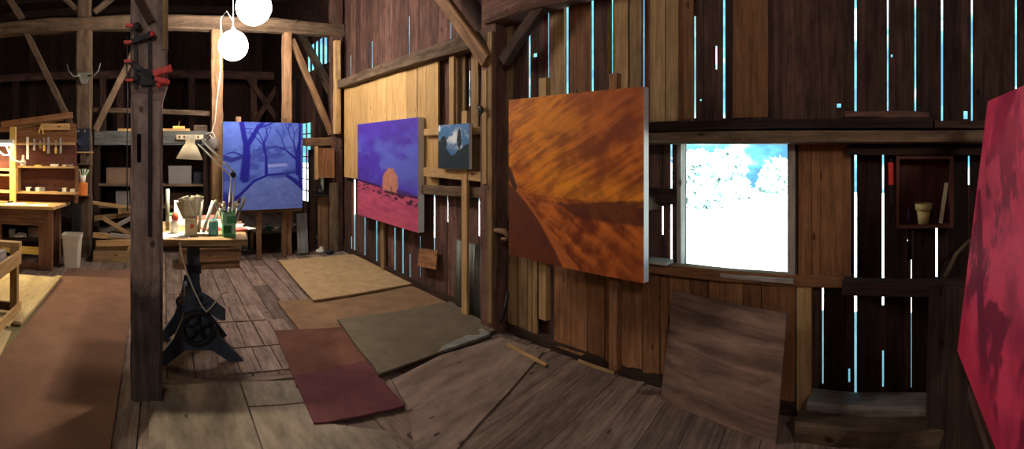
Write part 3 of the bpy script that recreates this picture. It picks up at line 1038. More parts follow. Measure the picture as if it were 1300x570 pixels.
def painting(label, BL, right, up, wd, ht, dep, fn, nu, nv, gain=1.0):
    """canvas on a stretcher: BL corner of the painted face, unit vectors to the right and up"""
    BL, right, up = Vector(BL), Vector(right).normalized(), Vector(up).normalized()
    up = (up - right * up.dot(right)).normalized()
    nrm = right.cross(up)
    root = thing('painting', label, 'painting', BL + right * wd / 2 - nrm * dep / 2)
    org = Vector(root['_o'])
    us, vs = np.linspace(0, 1, nu + 1), np.linspace(0, 1, nv + 1)
    V, U = np.meshgrid(vs, us, indexing='ij')
    C = np.clip(fn(U, V) * gain, 0, 1)
    P = np.array(BL - org)[None, None, :] + U[..., None] * wd * np.array(right) + V[..., None] * ht * np.array(up)
    idx = np.arange((nu + 1) * (nv + 1)).reshape(nv + 1, nu + 1)
    F = np.stack([idx[:-1, :-1], idx[:-1, 1:], idx[1:, 1:], idx[1:, :-1]], -1).reshape(-1, 4)
    me = bpy.data.meshes.new('painted_face')
    me.from_pydata(P.reshape(-1, 3).tolist(), [], F.tolist())
    at = me.color_attributes.new('paint', 'FLOAT_COLOR', 'POINT')
    at.data.foreach_set('color', np.concatenate([C.reshape(-1, 3), np.ones((C.shape[0] * C.shape[1], 1))], 1).ravel())
    me.materials.append(M['paint'])
    me.update()
    ob = bpy.data.objects.new('painted_face', me)
    COL.objects.link(ob)
    ob.parent = root
    c = BL + right * wd / 2 + up * ht / 2 - nrm * (dep / 2 + .001)
    MB().obox(c, right * wd / 2, up * ht / 2, nrm * dep / 2).build('canvas_edge', M['canvas'], root)['label'] = 'white canvas edge'
    bk = MB()
    for s2 in (-1, 1):
        bk.obox(c - nrm * (dep / 2 + .006) + right * s2 * (wd / 2 - .03), right * .025, up * (ht / 2 - .005), nrm * .005)
        bk.obox(c - nrm * (dep / 2 + .006) + up * s2 * (ht / 2 - .03), right * (wd / 2 - .06), up * .025, nrm * .005)
    bk.build('stretcher_bar', M['stud'], root)
    return root


# orange landscape on the window wall
painting('large square orange landscape painting with a dark river bank, left of the window',
         (2.45, 2.74, .785), (0, -1, 0), (0, 0, 1), 1.22, 1.20, .055, img_orange, 280, 280, 1.15)
painting('wide painting of a golden tree on a pink field under a violet sky',
         (2.642, 6.08, .692), (0, -1, 0), (0, 0, 1), 1.65, 1.262, .075, img_purple, 200, 170)
painting('small unframed painting of white clouds over dark trees',
         (2.60, 3.96, 1.418), (0, -1, 0), (0, 0, 1), .51, .425, .03, img_small, 120, 110)
bl = onY(283, 268, 6.55); br_ = onY(384, 267, 6.7)
rt = (br_ - bl); wdB = rt.length
painting('all-blue painting of bare trees beside a curving road, beyond the drafting table',
         bl, (rt.x, rt.y, 0), (0, 0, 1), wdB, 1.25, .04, img_blue, 240, 260)
# crimson painting, leaning back, at the right edge
BLr = Vector((2.27, -.246, .63))
painting('large crimson and pink painting leaning back beside the wooden wall box',
         BLr, (-.9985, -.055, 0), (0, -.124, .992), 1.25, 1.216, .045, img_red, 220, 220, 1.35)

# battens that carry the paintings
def batten(name, x0, x1, ytop, ybot, X, th, m, label, cat='batten', group=None):
    ya, yb_ = X / math.tan(az(x0)), X / math.tan(az(x1))
    r = X / math.sin(az((x0 + x1) / 2))
    z1, z0 = H - (ytop - Y0) / PX * r, H - (ybot - Y0) / PX * r
    return one(name, MB().box((X, yb_, max(z0, .005)), (X + th, ya, z1), .6), M[m], label, cat, group)


batten('wooden_batten', 684, 693, 99, 406, 2.519, .05, 'stud', 'pale upright batten behind the left half of the orange painting')
batten('wooden_batten', 773, 783, 93, 470, 2.519, .05, 'lining', 'pale upright batten behind the right half of the orange painting')
batten('wooden_batten', 586, 592.5, 141, 399, 2.645, .029, 'stud', 'tall pale batten standing on the floor behind the small cloud painting')

# ---- easel stand behind the blue painting
est = thing('easel', 'brown wooden easel holding the all-blue painting', 'easel', (onY(333, 330, 6.72).x, 6.8, 0))
for (px, yt, m) in [(303, 148, 'brownbeam'), (329, 262, 'brownbeam'), (361, 150, 'brownbeam')]:
    p = onY(px, yt, 6.76 if px < 340 else 6.79)
    MB().bar((p.x, p.y + .03, 0), (p.x, p.y + .03, p.z), .075, .035, (0, 1, 0)).build('leg', M[m], est)
p0, p1 = onY(285, 262, 6.66), onY(384, 262, 6.76)
MB().bar((p0.x, 6.745, .71), (p1.x, 6.79, .71), .06, .03, (0, 1, 0)).build('cross_bar', M['brownbeam'], est)

# ---- easel behind the crimson painting
er = thing('easel', 'wooden easel behind the crimson painting', 'easel', (1.75, -.45, 0))
for xx in (1.75, 1.15):
    MB().bar((xx, -.265, 0), (xx, -.483, 1.74), .06, .03, (1, 0, 0)).build('leg', M['siding'], er)
MB().bar((1.45, -1.15, 0), (1.45, -.53, 1.70), .06, .03, (1, 0, 0)).build('rear_leg', M['stud'], er)
MB().bar((1.95, -.30, .595), (.95, -.34, .595), .055, .09, (0, 1, 0)).build('ledge', M['siding'], er)
MB().bar((1.85, -.49, 1.6), (1.05, -.49, 1.6), .05, .025, (0, 1, 0)).build('cross_bar', M['stud'], er)


# ------------------------------------------------------------------ loose panels against the window wall
def panel(name, m, bl_, brr, tl, th, label, cat, grain=(1, 0)):
    bl_, brr, tl = Vector(bl_), Vector(brr), Vector(tl)
    ex = (brr - bl_)
    W = ex.length
    ex.normalize()
    ey = (tl - bl_)
    Hh = ey.length
    ey = (ey - ex * ey.dot(ex)).normalized()
    ez = ex.cross(ey)
    Mx = Matrix(((ex.x, ey.x, ez.x, bl_.x), (ex.y, ey.y, ez.y, bl_.y), (ex.z, ey.z, ez.z, bl_.z), (0, 0, 0, 1)))
    mb = MB().prism([(0, 0), (W, 0), (W, Hh), (0, Hh)], -th, 0, Mx, .6, grain)
    return one(name, mb, M[m], label, cat)


panel('plywood_board', 'ply2', (2.60, 1.49, .02), (2.44, .69, .02), (2.715, 1.395, .675), .015,
      'square brown plywood board leaning on the wall under the window', 'board')
panel('dark_board', 'darkwood', (2.50, -.10, .02), (2.33, -.95, .02), (2.62, -.11, .83), .03,
      'tall dark board leaning under the wall box, partly behind the crimson painting', 'board', (0, 1))
panel('small_board', 'lining', onX(530, 338, 2.72), onX(553, 342, 2.715), onX(531, 315, 2.76), .012,
      'small square brown board propped below the violet sky painting', 'board')
# corrugated metal sheet: ribs in one mesh
cm = MB()
ya, yb_ = 2.72 / math.tan(az(577)), 2.72 / math.tan(az(611))
n = 48
pts = []
for i in range(n + 1):
    yy = ya + (yb_ - ya) * i / n
    pts.append((yy, .012 * math.sin(i / n * 2 * math.pi * 5)))
vs, fs, uvs = [], [], []
for (yy, o) in pts:
    vs += [(2.725 + o, yy, .02), (2.745 + o, yy, .70), (2.728 + o, yy, .02), (2.748 + o, yy, .70)]
for i in range(n):
    a_ = i * 4
    fs += [(a_, a_ + 4, a_ + 5, a_ + 1), (a_ + 2, a_ + 3, a_ + 7, a_ + 6), (a_ + 1, a_ + 5, a_ + 7, a_ + 3), (a_, a_ + 2, a_ + 6, a_ + 4)]
    uvs += [[(0, 0)] * 4] * 4
cm._add(vs, fs, uvs, .5, True)
one('corrugated_sheet', cm, M['metalgrey'], 'grey-green corrugated metal sheet propped by the tall pale batten', 'metal sheet')

# ------------------------------------------------------------------ wall box with pot
WBx = 2.70
bx0, bx1 = WBx / math.tan(az(1138)) , WBx / math.tan(az(1210))   # y left, y right
zt, zbm = H - (198 - Y0) / PX * WBx, H - (289 - Y0) / PX * WBx
wb = thing('wall_box', 'open reddish wooden box shelf mounted on the siding right of the window', 'wall shelf', (WBx + .04, (bx0 + bx1) / 2, zbm))
t_ = .018
MB().box((WBx + .075, bx1, zbm), (WBx + .088, bx0, zt), .3).build('back_panel', M['crate'], wb)
MB().box((WBx - .02, bx0 - t_, zbm), (WBx + .075, bx0, zt), .8).build('side_panel', M['crate'], wb)
MB().box((WBx - .02, bx1, zbm), (WBx + .075, bx1 + t_, zt), .8).build('side_panel', M['crate'], wb)
MB().box((WBx - .02, bx1 + t_, zt - t_), (WBx + .075, bx0 - t_, zt), .6).build('top_panel', M['crate'], wb)
MB().box((WBx - .02, bx1 + t_, zbm), (WBx + .075, bx0 - t_, zbm + t_), .9).build('bottom_panel', M['crate'], wb)
pp = onX(1172.5, 285, WBx + .02)
zf = zbm + t_ + .001
pot = thing('flower_pot', 'small pale yellow flower pot in the wall box', 'pot', (pp.x, pp.y, zf))
s0 = .78
MB().lathe([(0, 0), (.040 * s0, 0), (.052 * s0, .105 * s0), (.050 * s0, .105 * s0), (.036 * s0, .012), (0, .012)], (pp.x, pp.y, zf)).build('body', M['pot'], pot)
MB().lathe([(.0515 * s0, .10 * s0), (.062 * s0, .10 * s0), (.065 * s0, .15 * s0), (.057 * s0, .15 * s0), (.050 * s0, .10 * s0)], (pp.x, pp.y, zf)).build('rim', M['pot'], pot)
q = onX(1153, 285, WBx + .02)
one('bottle', MB().lathe([(0, 0), (.014, 0), (.014, .06), (.006, .075), (.006, .10), (0, .10)], (q.x, q.y, zf)), M['violet'], 'small dark violet bottle left of the flower pot', 'bottle')
q = onX(1194, 285, WBx + .015)
one('paint_stick', MB().bar((q.x, q.y, zf + .003), (q.x, q.y - .035, zf + .235), .022, .006, (1, 0, 0)), M['cream'], 'cream speckled paint stick leaning at the right inside the wall box', 'stick')
q = onX(1131, 206, 2.74)
kn = thing('utility_knife', 'red-handled knife hanging on the siding left of the wall box', 'knife', (q.x, q.y, q.z - .2))
MB().bar((q.x, q.y, q.z), (q.x, q.y - .003, q.z - .13), .03, .018, (1, 0, 0)).build('handle', M['red'], kn)
MB().bar((q.x, q.y, q.z - .131), (q.x, q.y - .004, q.z - .24), .02, .008, (1, 0, 0)).build('blade_sheath', M['black'], kn)
MB().tube([(q.x, q.y, q.z + .012), (q.x + .055, q.y, q.z + .014)], .003, 8).build('nail', M['steel'], kn)
# a weathered stick wedged low at the right
one('branch', MB().tube([onX(1200, 352, 2.64), onX(1214, 322, 2.63), onX(1228, 308, 2.64), onX(1240, 300, 2.64)], [.014, .012, .01, .008], 8), M['beam'], 'weathered diagonal stick wedged above the dark rail by the crimson painting', 'stick')

# ------------------------------------------------------------------ rugs and sheets on the floor
def rug(name, m, corners, z, label, cat='rug', wav=.006, th=.008, n=26, seed=1):
    A, B, C_, D_ = [Vector(c) for c in corners]
    us = np.linspace(0, 1, n + 1)
    top, bot = [], []
    for j in us:
        for i in us:
            p = (A * (1 - i) + B * i) * (1 - j) + (D_ * (1 - i) + C_ * i) * j
            hN = float(fbm(np.array(p.x * 2.2 + 9), np.array(p.y * 2.2 + 9), seed, 3)) * wav * 2
            e_ = .012 * (float(vnoise(np.array(i * 6.), np.array(j * 6.), seed)) - .5)
            p = p + Vector((e_, e_, 0))
            top.append((p.x, p.y, z + th + hN))
            bot.append((p.x, p.y, z))
    m1 = n + 1
    fs, k = [], m1 * m1
    for j in range(n):
        for i in range(n):
            a_ = j * m1 + i
            fs.append((a_, a_ + m1, a_ + m1 + 1, a_ + 1))
            fs.append((k + a_, k + a_ + 1, k + a_ + m1 + 1, k + a_ + m1))
    for i in range(n):
        fs.append((i, i + 1, k + i + 1, k + i))
        a_ = n * m1 + i
        fs.append((a_ + 1, a_, k + a_, k + a_ + 1))
        a_ = i * m1
        fs.append((a_ + m1, a_, k + a_, k + a_ + m1))
        a_ = i * m1 + n
        fs.append((a_, a_ + m1, k + a_ + m1, k + a_))
    V_ = top + bot
    mb = MB()
    mb._add(V_, fs, [[(V_[q][0], V_[q][1]) for q in f] for f in fs], .5, False)
    # consistent outward side
    ob = mb.build(name, M[m])
    nz_ = ob.data.polygons[0].normal.z
    if nz_ < 0:
        ob.data.flip_normals()
    return tag(ob, label, cat)


rug('runner_carpet', 'runner', [(-1.27, 6.15, 0), (-.36, 6.25, 0), (-.26, 1.2, 0), (-1.20, 1.2, 0)], .002, 'long reddish brown carpet runner leading to the workbench', seed=3, wav=.004)
rug('floor_mat', 'olive', [(-2.5, 5.0, 0), (-1.02, 5.2, 0), (-1.06, 3.0, 0), (-2.4, 3.0, 0)], .0, 'olive mat half under the left plywood sheets', 'mat', .002, .002, seed=4)
rug('rug', 'rug_tan', [fl(353, 334), fl(448, 326), fl(528, 363), fl(398, 386)], .024, 'light tan rug, farthest of the floor coverings by the wall', seed=5, wav=.010)
rug('rug', 'rug_brown', [fl(352, 384), fl(535, 361), fl(598, 402), fl(388, 432)], .002, 'brown rug between the tan rug and the grey mat', seed=6, wav=.006, th=.005)
rug('floor_mat', 'rug_grey', [fl(428, 412), fl(572, 388), fl(630, 425), fl(481, 483)], .034, 'grey-green mat over the brown rug, beside the wall post', 'mat', .008, .006, seed=7)
rug('rug', 'rug_maroon2', [fl(348, 422), fl(432, 418), fl(472, 468), fl(374, 486)], .006, 'maroon-brown rug, the one farther from the camera of the two maroon ones', seed=8)
rug('rug', 'rug_maroon', [fl(372, 481), fl(466, 462), fl(514, 520), fl(398, 543)], .012, 'purplish maroon rug nearest the camera', seed=9)


def sheet(name, m, poly, z0, th, label, cat='board', grain=(0, 1)):
    return one(name, MB().prism([(p[0], p[1]) for p in poly], z0, z0 + th, None, random.uniform(.4, .8), grain), M[m], label, cat)


sheet('plywood_sheet', 'ply', [(-.085, 1.6), (.512, 1.6), (.512, 3.19), (.0, 3.19), (.0, 2.98), (-.085, 2.98)], .003, .012, 'pale stained plywood sheet on the floor right of the big post')
sheet('floor_board', 'ply', [(.522, 2.875), (.875, 2.84), (.885, 3.13), (.522, 3.19)], .003, .012, 'short pale board on the floor, end to end with the maroon rug corner')
sheet('plywood_sheet', 'ply', [(.522, 1.6), (1.24, 1.6), (1.24, 2.36), (.87, 2.62), (.87, 2.825), (.522, 2.86)], .003, .012, 'pale plywood sheet in front of the maroon rugs')
sheet('plywood_sheet', 'ply3', [fl(517, 521), fl(497, 487), fl(560, 455), fl(636, 432), fl(690, 450), fl(648, 500), fl(606, 545), fl(560, 600), fl(530, 600)], .018, .010, 'worn brown plywood sheet between the grey mat and the window wall', grain=(1, .3))
sheet('loose_plank', 'greywood', [fl(562, 447), fl(556, 455), fl(622, 431), fl(612, 424)], .03, .02, 'short grey loose plank at the near edge of the grey mat', 'plank', (1, -.4))
sheet('plank_strip', 'stud', [fl(735, 461), fl(780, 477), fl(779, 479.5), fl(733, 463)], .02, .012, 'thin pale wood strip on the floor along the wall', 'strip', (0, 1))
sheet('plank_strip', 'stud', [fl(645, 441), fl(694, 468), fl(692, 471), fl(643, 444)], .03, .010, 'thin brown wood strip on the worn plywood sheet', 'strip', (0, 1))
mb = MB()
for (p, wdd) in [((.30, 3.22), .2)]:
    pass
sheet('floor_strip', 'floor', [(-.0, 3.21), (.90, 3.17), (.93, 3.24), (-.0, 3.29)], .003, .010, 'narrow brown strip crossing the floor in front of the drafting table', 'strip', (1, 0))
# left: plywood and planks beside the wooden stand
sheet('plywood_sheet', 'plyY', [(-2.75, 4.02), (-1.36, 4.0), (-1.31, 5.7), (-2.75, 5.7)], .006, .018, 'yellowish plywood sheet under the wooden stand at the left')
sheet('loose_plank', 'plyY', [(-1.34, 4.05), (-1.26, 4.05), (-1.24, 5.66), (-1.30, 5.66)], .026, .03, 'yellowish plank along the edge of the left plywood sheet', 'plank')
sheet('plywood_sheet', 'plyY', [(-2.5, 2.9), (-1.16, 2.9), (-1.30, 3.9), (-2.5, 3.92)], .009, .016, 'yellowish plywood sheet at the left edge, nearest the camera')

# ------------------------------------------------------------------ pendant globes
def globe(x, y, r, label):
    p = onR(x, y, r)
    root = thing('pendant_lamp', label, 'lamp', p, 'hanging globe lamps')
    MB().ball(p, .198, 20).build('globe_shade', M['globe'], root)
    MB().lathe([(.0, .25), (.022, .25), (.03, .22), (.034, .185), (0, .185)], p, 16).build('socket', M['white'], root)
    MB().tube([p + Vector((0, 0, .24)), p + Vector((0, .01, 5.19 - p.z))], .006, 6).build('cord', M['cord'], root)
    return root, p


g1, gp1 = globe(322, 9, 5.2, 'lit white globe lamp, the larger and higher one in the photo')
g2, gp2 = globe(296, 58, 6.25, 'lit white globe lamp hanging lower, right of the braced post')
fill_back = dup(g1, (-1.5, -1.8, 3.165), 0, 'added fill globe lamp behind the viewer, unseen')  # unseen globe added as fill light for the near side of the room
fill_left = dup(g1, (-2.3, .5, 3.975), 0, 'added fill globe lamp far to the left of the big post, outside the frame')  # second unseen globe, smaller, added to brighten the window wall and floor
fill_left.scale = (.6, .6, .6)
pts = [onR(296, 4, 6.6), onR(288, 14, 6.55), onR(281, 22, 6.5), onR(280, 26, 6.5), onR(281, 50, 6.5), onR(280, 90, 6.5), onR(275, 130, 6.5), onR(273, 155, 6.5), onR(269, 168, 6.5), onR(262, 170, 6.5), onR(259, 174, 6.6)]
pts[0] = gp2 + Vector((0.0, -.005, .32))
MB().tube(pts, .008, 6).build('drooping_cord', M['cord'], g2)

# ------------------------------------------------------------------ drafting table
TZ = .955
tab = thing('drafting_table', 'drafting table with pale wooden top on a dark iron pedestal', 'table', (.24, 3.85, 0))
tx0, tx1 = -.17, .60
MB().prism([(tx0, 3.40), (tx1, 3.34), (tx1 + .10, 4.22), (tx0, 4.25)], TZ - .045, TZ, None, .6, (1, 0)).build('table_top', M['tan'], tab)
MB().box((-.05, 3.50, TZ - .085), (.50, 3.56, TZ - .045), .2).build('top_batten', M['bench'], tab)
MB().box((-.05, 4.0, TZ - .085), (.50, 4.06, TZ - .045), .2).build('top_batten', M['bench'], tab)
cxt, cyt = .235, 3.78
MB().box((cxt - .05, cyt - .04, .42), (cxt + .05, cyt + .04, TZ - .085)).build('column', M['iron'], tab)
MB().box((cxt - .06, cyt - .05, .62), (cxt + .06, cyt + .05, .68)).build('collar', M['black'], tab)
# pedestal: A shaped casting with splayed feet
Mr = Matrix.Translation((cxt, cyt, 0)) @ Matrix.Rotation(math.pi / 2, 4, 'X')


def cast(name, outline, off):
    return MB().prism(outline, -.02 + off, .02 + off, Mr).build(name, M['iron'], tab)


cast('pedestal', [(-.06, .54), (.05, .54), (.12, .36), (.18, .21), (.36, .02), (.36, .0), (.27, .0), (.12, .11), (-.08, .11), (-.22, .0), (-.31, .0), (-.31, .02), (-.16, .2), (-.10, .34)], .26)
cast('pedestal', [(-.06, .54), (.05, .54), (.10, .36), (.16, .21), (.30, .02), (.30, .0), (.22, .0), (.10, .11), (-.08, .11), (-.20, .0), (-.28, .0), (-.28, .02), (-.15, .2), (-.10, .34)], -.22)
MB().box((cxt - .07, cyt - .25, .42), (cxt + .06, cyt + .21, .50)).build('spreader', M['iron'], tab)


# bracket plate with two round holes (ring pieces) and sloping ends
def holed_plate(off):
    mb = MB()
    out = [(-.14, .40), (-.14, .50), (-.10, .55), (.06, .55), (.22, .42), (.22, .35), (.17, .35), (.06, .44), (-.05, .44), (-.08, .40)]
    holes = [(-.105, .485), (.045, .50)]
    mb.prism([(-.14, .40), (-.14, .45), (-.05, .45), (.085, .45), (.22, .38), (.22, .34), (.18, .34), (.08, .41), (-.08, .41)], off, off + .02, Mr, .5)
    for (hx, hz) in holes:
        n_ = 20
        for k in range(n_):
            a0, a1 = 2 * math.pi * k / n_, 2 * math.pi * (k + 1) / n_
            o_r = .044
            mb.prism([(hx + .024 * math.cos(a0), hz + .024 * math.sin(a0)), (hx + o_r * math.cos(a0), hz + o_r * math.sin(a0)),
                      (hx + o_r * math.cos(a1), hz + o_r * math.sin(a1)), (hx + .024 * math.cos(a1), hz + .024 * math.sin(a1))], off, off + .02, Mr, .5)
    mb.prism([(-.065, .45), (.005, .45), (.01, .545), (-.07, .545)], off, off + .02, Mr, .5)
    mb.prism([(.085, .45), (.22, .38), (.22, .42), (.085, .53)], off, off + .02, Mr, .5)
    return mb.build('bracket', M['iron'], tab)


holed_plate(.30)
# hand wheel
hw = MB()
wc = Vector((cxt + .01, cyt - .345, .30))
ring = []
for k in range(25):
    a_ = 2 * math.pi * k / 24
    ring.append(wc + Vector((math.cos(a_) * .115, 0, math.sin(a_) * .115)))
hw.tube(ring, .016, 10, cap=False)
for k in range(5):
    a_ = 2 * math.pi * k / 5 + .3
    hw.tube([wc, wc + Vector((math.cos(a_) * .115, 0, math.sin(a_) * .115))], .012, 8)
hw.lathe([(0, -.02), (.03, -.02), (.03, .02), (0, .02)], wc, 16, (0, 1, 0))
hw.tube([wc, wc + Vector((0, .07, 0))], .012, 8)
hw.build('hand_wheel', M['black'], tab)
MB().box((cxt - .11, cyt - .02, .36), (cxt - .03, cyt + .02, .45)).build('spacer_block', M['lining'], tab)
MB().box((cxt + .02, cyt - .27, .40), (cxt + .10, cyt - .265, .46)).build('spacer_block', M['lining'], tab)

# desk lamp: clamp-on arm lamp
dl = thing('desk_lamp', 'white clamp-on arm lamp with cone shade lit over the drafting table', 'lamp', (.50, 3.66, TZ))
RL = 3.72
sh = onR(242, 172, RL)
shb = onR(240.5, 202, RL)
dirn = (shb - sh).normalized()
MB().lathe([(.036, 0), (.042, .012), (.038, .03), (.038, .065), (.055, .085), (.106, .185), (.103, .187), (.052, .09), (.034, .065), (.034, .01), (0, .012)][::1], sh, 32, dirn).build('shade', M['shade'], dl)
bp = sh + dirn * .135
MB().ball(bp, .026, 10).build('bulb', M['bulb'], dl)
j1, j2, j3 = onR(254, 181, RL), onR(296, 222, RL - .03), onR(291, 270, RL)
j3.z = TZ + .0
for o in (-.014, .014):
    MB().tube([j1 + Vector((o, 0, o * .9)), j2 + Vector((o, 0, o * .9))], .0065, 8).build('upper_arm', M['white'], dl)
    MB().tube([j2 + Vector((o, 0, 0)), j3 + Vector((o, 0, .05))], .0065, 8).build('lower_arm', M['white'], dl)
MB().tube([sh + dirn * .04, j1], .008, 8).build('shade_bracket', M['black'], dl)
MB().lathe([(0, -.016), (.022, -.016), (.022, .016), (0, .016)], j2, 18, (0, 1, 0)).build('joint', M['black'], dl)
MB().lathe([(0, -.012), (.015, -.012), (.015, .012), (0, .012)], j1, 18, (0, 1, 0)).build('joint', M['black'], dl)
MB().lathe([(0, 0), (.035, 0), (.035, .025), (.014, .03), (.014, .06), (0, .06)], (j3.x, j3.y, TZ + .001), 18).build('base_clamp', M['white'], dl)
MB().tube([j1 + Vector((.01, 0, .03)), j1 * .7 + j2 * .3 + Vector((0, 0, .05)), j1 * .3 + j2 * .7 + Vector((0, 0, .03)), j2 + Vector((0, 0, .01))], .003, 6).build('cable', M['cord'], dl)
ld = bpy.data.lights.new('desk_bulb', 'SPOT')
ld.energy = DESK_W * 3
ld.spot_size = 1.9
ld.spot_blend = .5
ld.shadow_soft_size = .025
ld.color = (1, .86, .62)
lo_ = bpy.data.objects.new('desk_bulb', ld)
COL.objects.link(lo_)
lo_.parent = dl
lo_.location = (sh + dirn * .172) - Vector(dl['_o'])
lo_.rotation_euler = dirn.to_track_quat('-Z', 'Y').to_euler()

# cord under the table
MB().tube([fl_ for fl_ in [onR(228, 308, 3.38), onR(231, 325, 3.4), onR(237, 345, 3.4), onR(246, 368, 3.4), onR(256, 388, 3.42), onR(262, 396, 3.43), onR(268, 390, 3.43), onR(275, 382, 3.43), onR(280, 373, 3.43), onR(288, 371, 3.44)]], .006, 6).build('power_cord', M['cord'], dl)


# things on the table
def on_table(x, y):
    return fl(x, y, TZ + .001)


TT = TZ + .001
# carton with paper rolls and cards
q = on_table(243, 299)
ct = one('carton', MB().box((q.x - .045, q.y - .0, TT), (q.x + .045, q.y + .09, TT + .13)).box((q.x - .040, q.y - .002, TT + .06), (q.x - .01, q.y, TT + .1)), M['cream'], 'small cream carton full of paper at the front of the drafting table', 'carton')
MB().box((q.x - .012, q.y - .0045, TT + .055), (q.x + .018, q.y - .0025, TT + .085)).build('tag', M['redpaper'], ct)['label'] = 'small red square tag'
pk = [(-.05, -.42, .14), (-.03, -.3, .16), (-.005, -.1, .15), (.02, .15, .16), (.035, .32, .17)]
for i, (dx, tl_, ln) in enumerate(pk):
    b0 = Vector((q.x + dx * .5, q.y + .02 + .012 * i, TT + .132))
    d_ = Vector((math.sin(tl_), 0, math.cos(tl_)))
    one('envelope', MB().bar(b0 + d_ * .0, b0 + d_ * ln, .085 - .008 * abs(i - 1), .006, (0, 1, 0)), M['paper' if i % 2 else 'cream'],
        'cream envelope fanned out of the small carton', 'envelope', 'envelopes fanned out of the small carton')
for i, (dx, tl_) in enumerate([(.055, .15), (.10, .40), (.145, .62)]):
    b0 = Vector((q.x + dx * .8 + .012, q.y + .05 + i * .004, TT + .012))
    d_ = Vector((math.sin(tl_) * .8, .1, math.cos(tl_)))
    one('paper_roll', MB().tube([b0, b0 + d_ * .255], .0135, 12), M['paper'],
        'rolled white paper standing right of the carton, ' + ['most upright', 'middle', 'most slanted'][i] + ' of three', 'paper roll', 'paper rolls beside the carton')
# white box behind carton
q2 = on_table(231, 289)
one('paper_box', MB().box((q2.x - .06, q2.y + .12, TT), (q2.x + .08, q2.y + .26, TT + .20)), M['paper'], 'white box standing behind the small carton', 'box')
q2 = on_table(222, 296)
ob_ = thing('glue_bottle', 'white bottle with an orange top beside the big post', 'bottle', (q2.x, q2.y, TT))
MB().lathe([(0, 0), (.032, 0), (.034, .08), (.024, .10), (0, .10)], (q2.x, q2.y, TT), 20).build('body', M['paper'], ob_)
MB().lathe([(.024, .101), (.03, .12), (.022, .15), (.008, .165), (0, .165)], (q2.x, q2.y, TT), 20).build('cap', M['redpaper'], ob_)
q2 = on_table(211.0, 295)
one('tall_tin', MB().lathe([(0, 0), (.016, 0), (.016, .33), (0, .33)], (q2.x + .012, q2.y + .1, TT), 16), M['metalgrey'], 'tall thin grey-green tube standing against the big post', 'tube')
q2 = on_table(217, 288)
gj = thing('paint_jar', 'small white jar with a green lid beside the big post', 'jar', (q2.x, q2.y + .12, TT))
MB().lathe([(0, 0), (.028, 0), (.028, .075), (0, .075)], (q2.x, q2.y + .12, TT), 18).build('body', M['paper'], gj)
MB().lathe([(0, .076), (.03, .076), (.03, .10), (0, .10)], (q2.x, q2.y + .12, TT), 18).build('lid', M['green'], gj)
# blue jar
q2 = on_table(271.5, 299)
bj = thing('glass_jar', 'blue glass jar on the front edge of the drafting table', 'jar', (q2.x, q2.y + .03, TT))
MB().lathe([(0, 0), (.034, 0), (.038, .01), (.038, .09), (.03, .105), (.030, .118), (.027, .118), (.027, .1), (.033, .088), (.033, .012), (0, .01)], (q2.x, q2.y + .03, TT), 24).build('body', M['bluecyan'], bj)
MB().lathe([(.031, .104), (.033, .104), (.033, .112), (.031, .112)], (q2.x, q2.y + .03, TT), 24).build('rim', M['white'], bj)
# green tin with brushes
q2 = on_table(291.5, 301)
qt = Vector((q2.x, q2.y + .05, TT))
gt = thing('brush_tin', 'green and pale green square tin holding paint brushes', 'tin', qt)
mb = MB()
mb.box((qt.x - .047, qt.y - .045, TT), (qt.x + .047, qt.y - .040, TT + .175))
mb.box((qt.x - .047, qt.y + .040, TT), (qt.x + .047, qt.y + .045, TT + .175))
mb.box((qt.x - .047, qt.y - .040, TT), (qt.x - .042, qt.y + .040, TT + .175))
mb.box((qt.x + .042, qt.y - .040, TT), (qt.x + .047, qt.y + .040, TT + .175))
mb.box((qt.x - .042, qt.y - .040, TT), (qt.x + .042, qt.y + .040, TT + .005))
mb.build('body', M['green'], gt)
mb = MB().box((qt.x - .046, qt.y - .0475, TT + .10), (qt.x - .020, qt.y - .0455, TT + .155)).box((qt.x - .046, qt.y - .0475, TT + .085), (qt.x + .046, qt.y - .0455, TT + .10))
mb.box((qt.x + .018, qt.y - .0475, TT + .02), (qt.x + .046, qt.y - .0455, TT + .085)).box((qt.x - .046, qt.y - .0475, TT + .155), (qt.x + .046, qt.y - .0455, TT + .17))
mb.build('label', M['greenlight'], gt)
MB().box((qt.x - .046, qt.y - .0475, TT + .03), (qt.x + .010, qt.y - .0455, TT + .085)).build('label', M['darkgreen'], gt)
for i, (tl_, ty, ln, m) in enumerate([(-.5, .0, .27, 'cream'), (-.35, .1, .24, 'metalgrey'), (-.2, -.1, .25, 'black'), (.05, .1, .24, 'beam'), (.28, .0, .25, 'metalgrey'), (.42, .1, .28, 'cream'), (.55, -.1, .29, 'steel')]):
    b0 = Vector((qt.x + tl_ * .04, qt.y + ty * .12, TT + .012))
    d_ = Vector((math.sin(tl_ * .62), ty * .25, math.cos(tl_ * .62))).normalized()
    br = thing('paint_brush', 'used paint brush with bristles up in the green tin', 'brush', b0, 'paint brushes in the green tin')
    MB().tube([b0, b0 + d_ * ln * .72], [.004, .006], 8).build('handle', M[m], br)
    MB().tube([b0 + d_ * ln * .72, b0 + d_ * ln * .84], [.008, .012], 10).build('ferrule', M['steel'], br)
    MB().tube([b0 + d_ * ln * .84, b0 + d_ * ln * 1.0], [.012, .010], 10).build('bristles', M['bench' if i % 2 else 'cream'], br)


def paper(x0, y0, wd, dp, rot, z, m, label, name='paper_sheet', cat='paper', th=.002, parent_y=None):
    c = Vector((x0, y0, z))
    ex, ey = Vector((math.cos(rot), math.sin(rot), 0)), Vector((-math.sin(rot), math.cos(rot), 0))
    return one(name, MB().obox(c + Vector((0, 0, th / 2)), ex * wd / 2, ey * dp / 2, Vector((0, 0, th / 2))), M[m], label, cat)


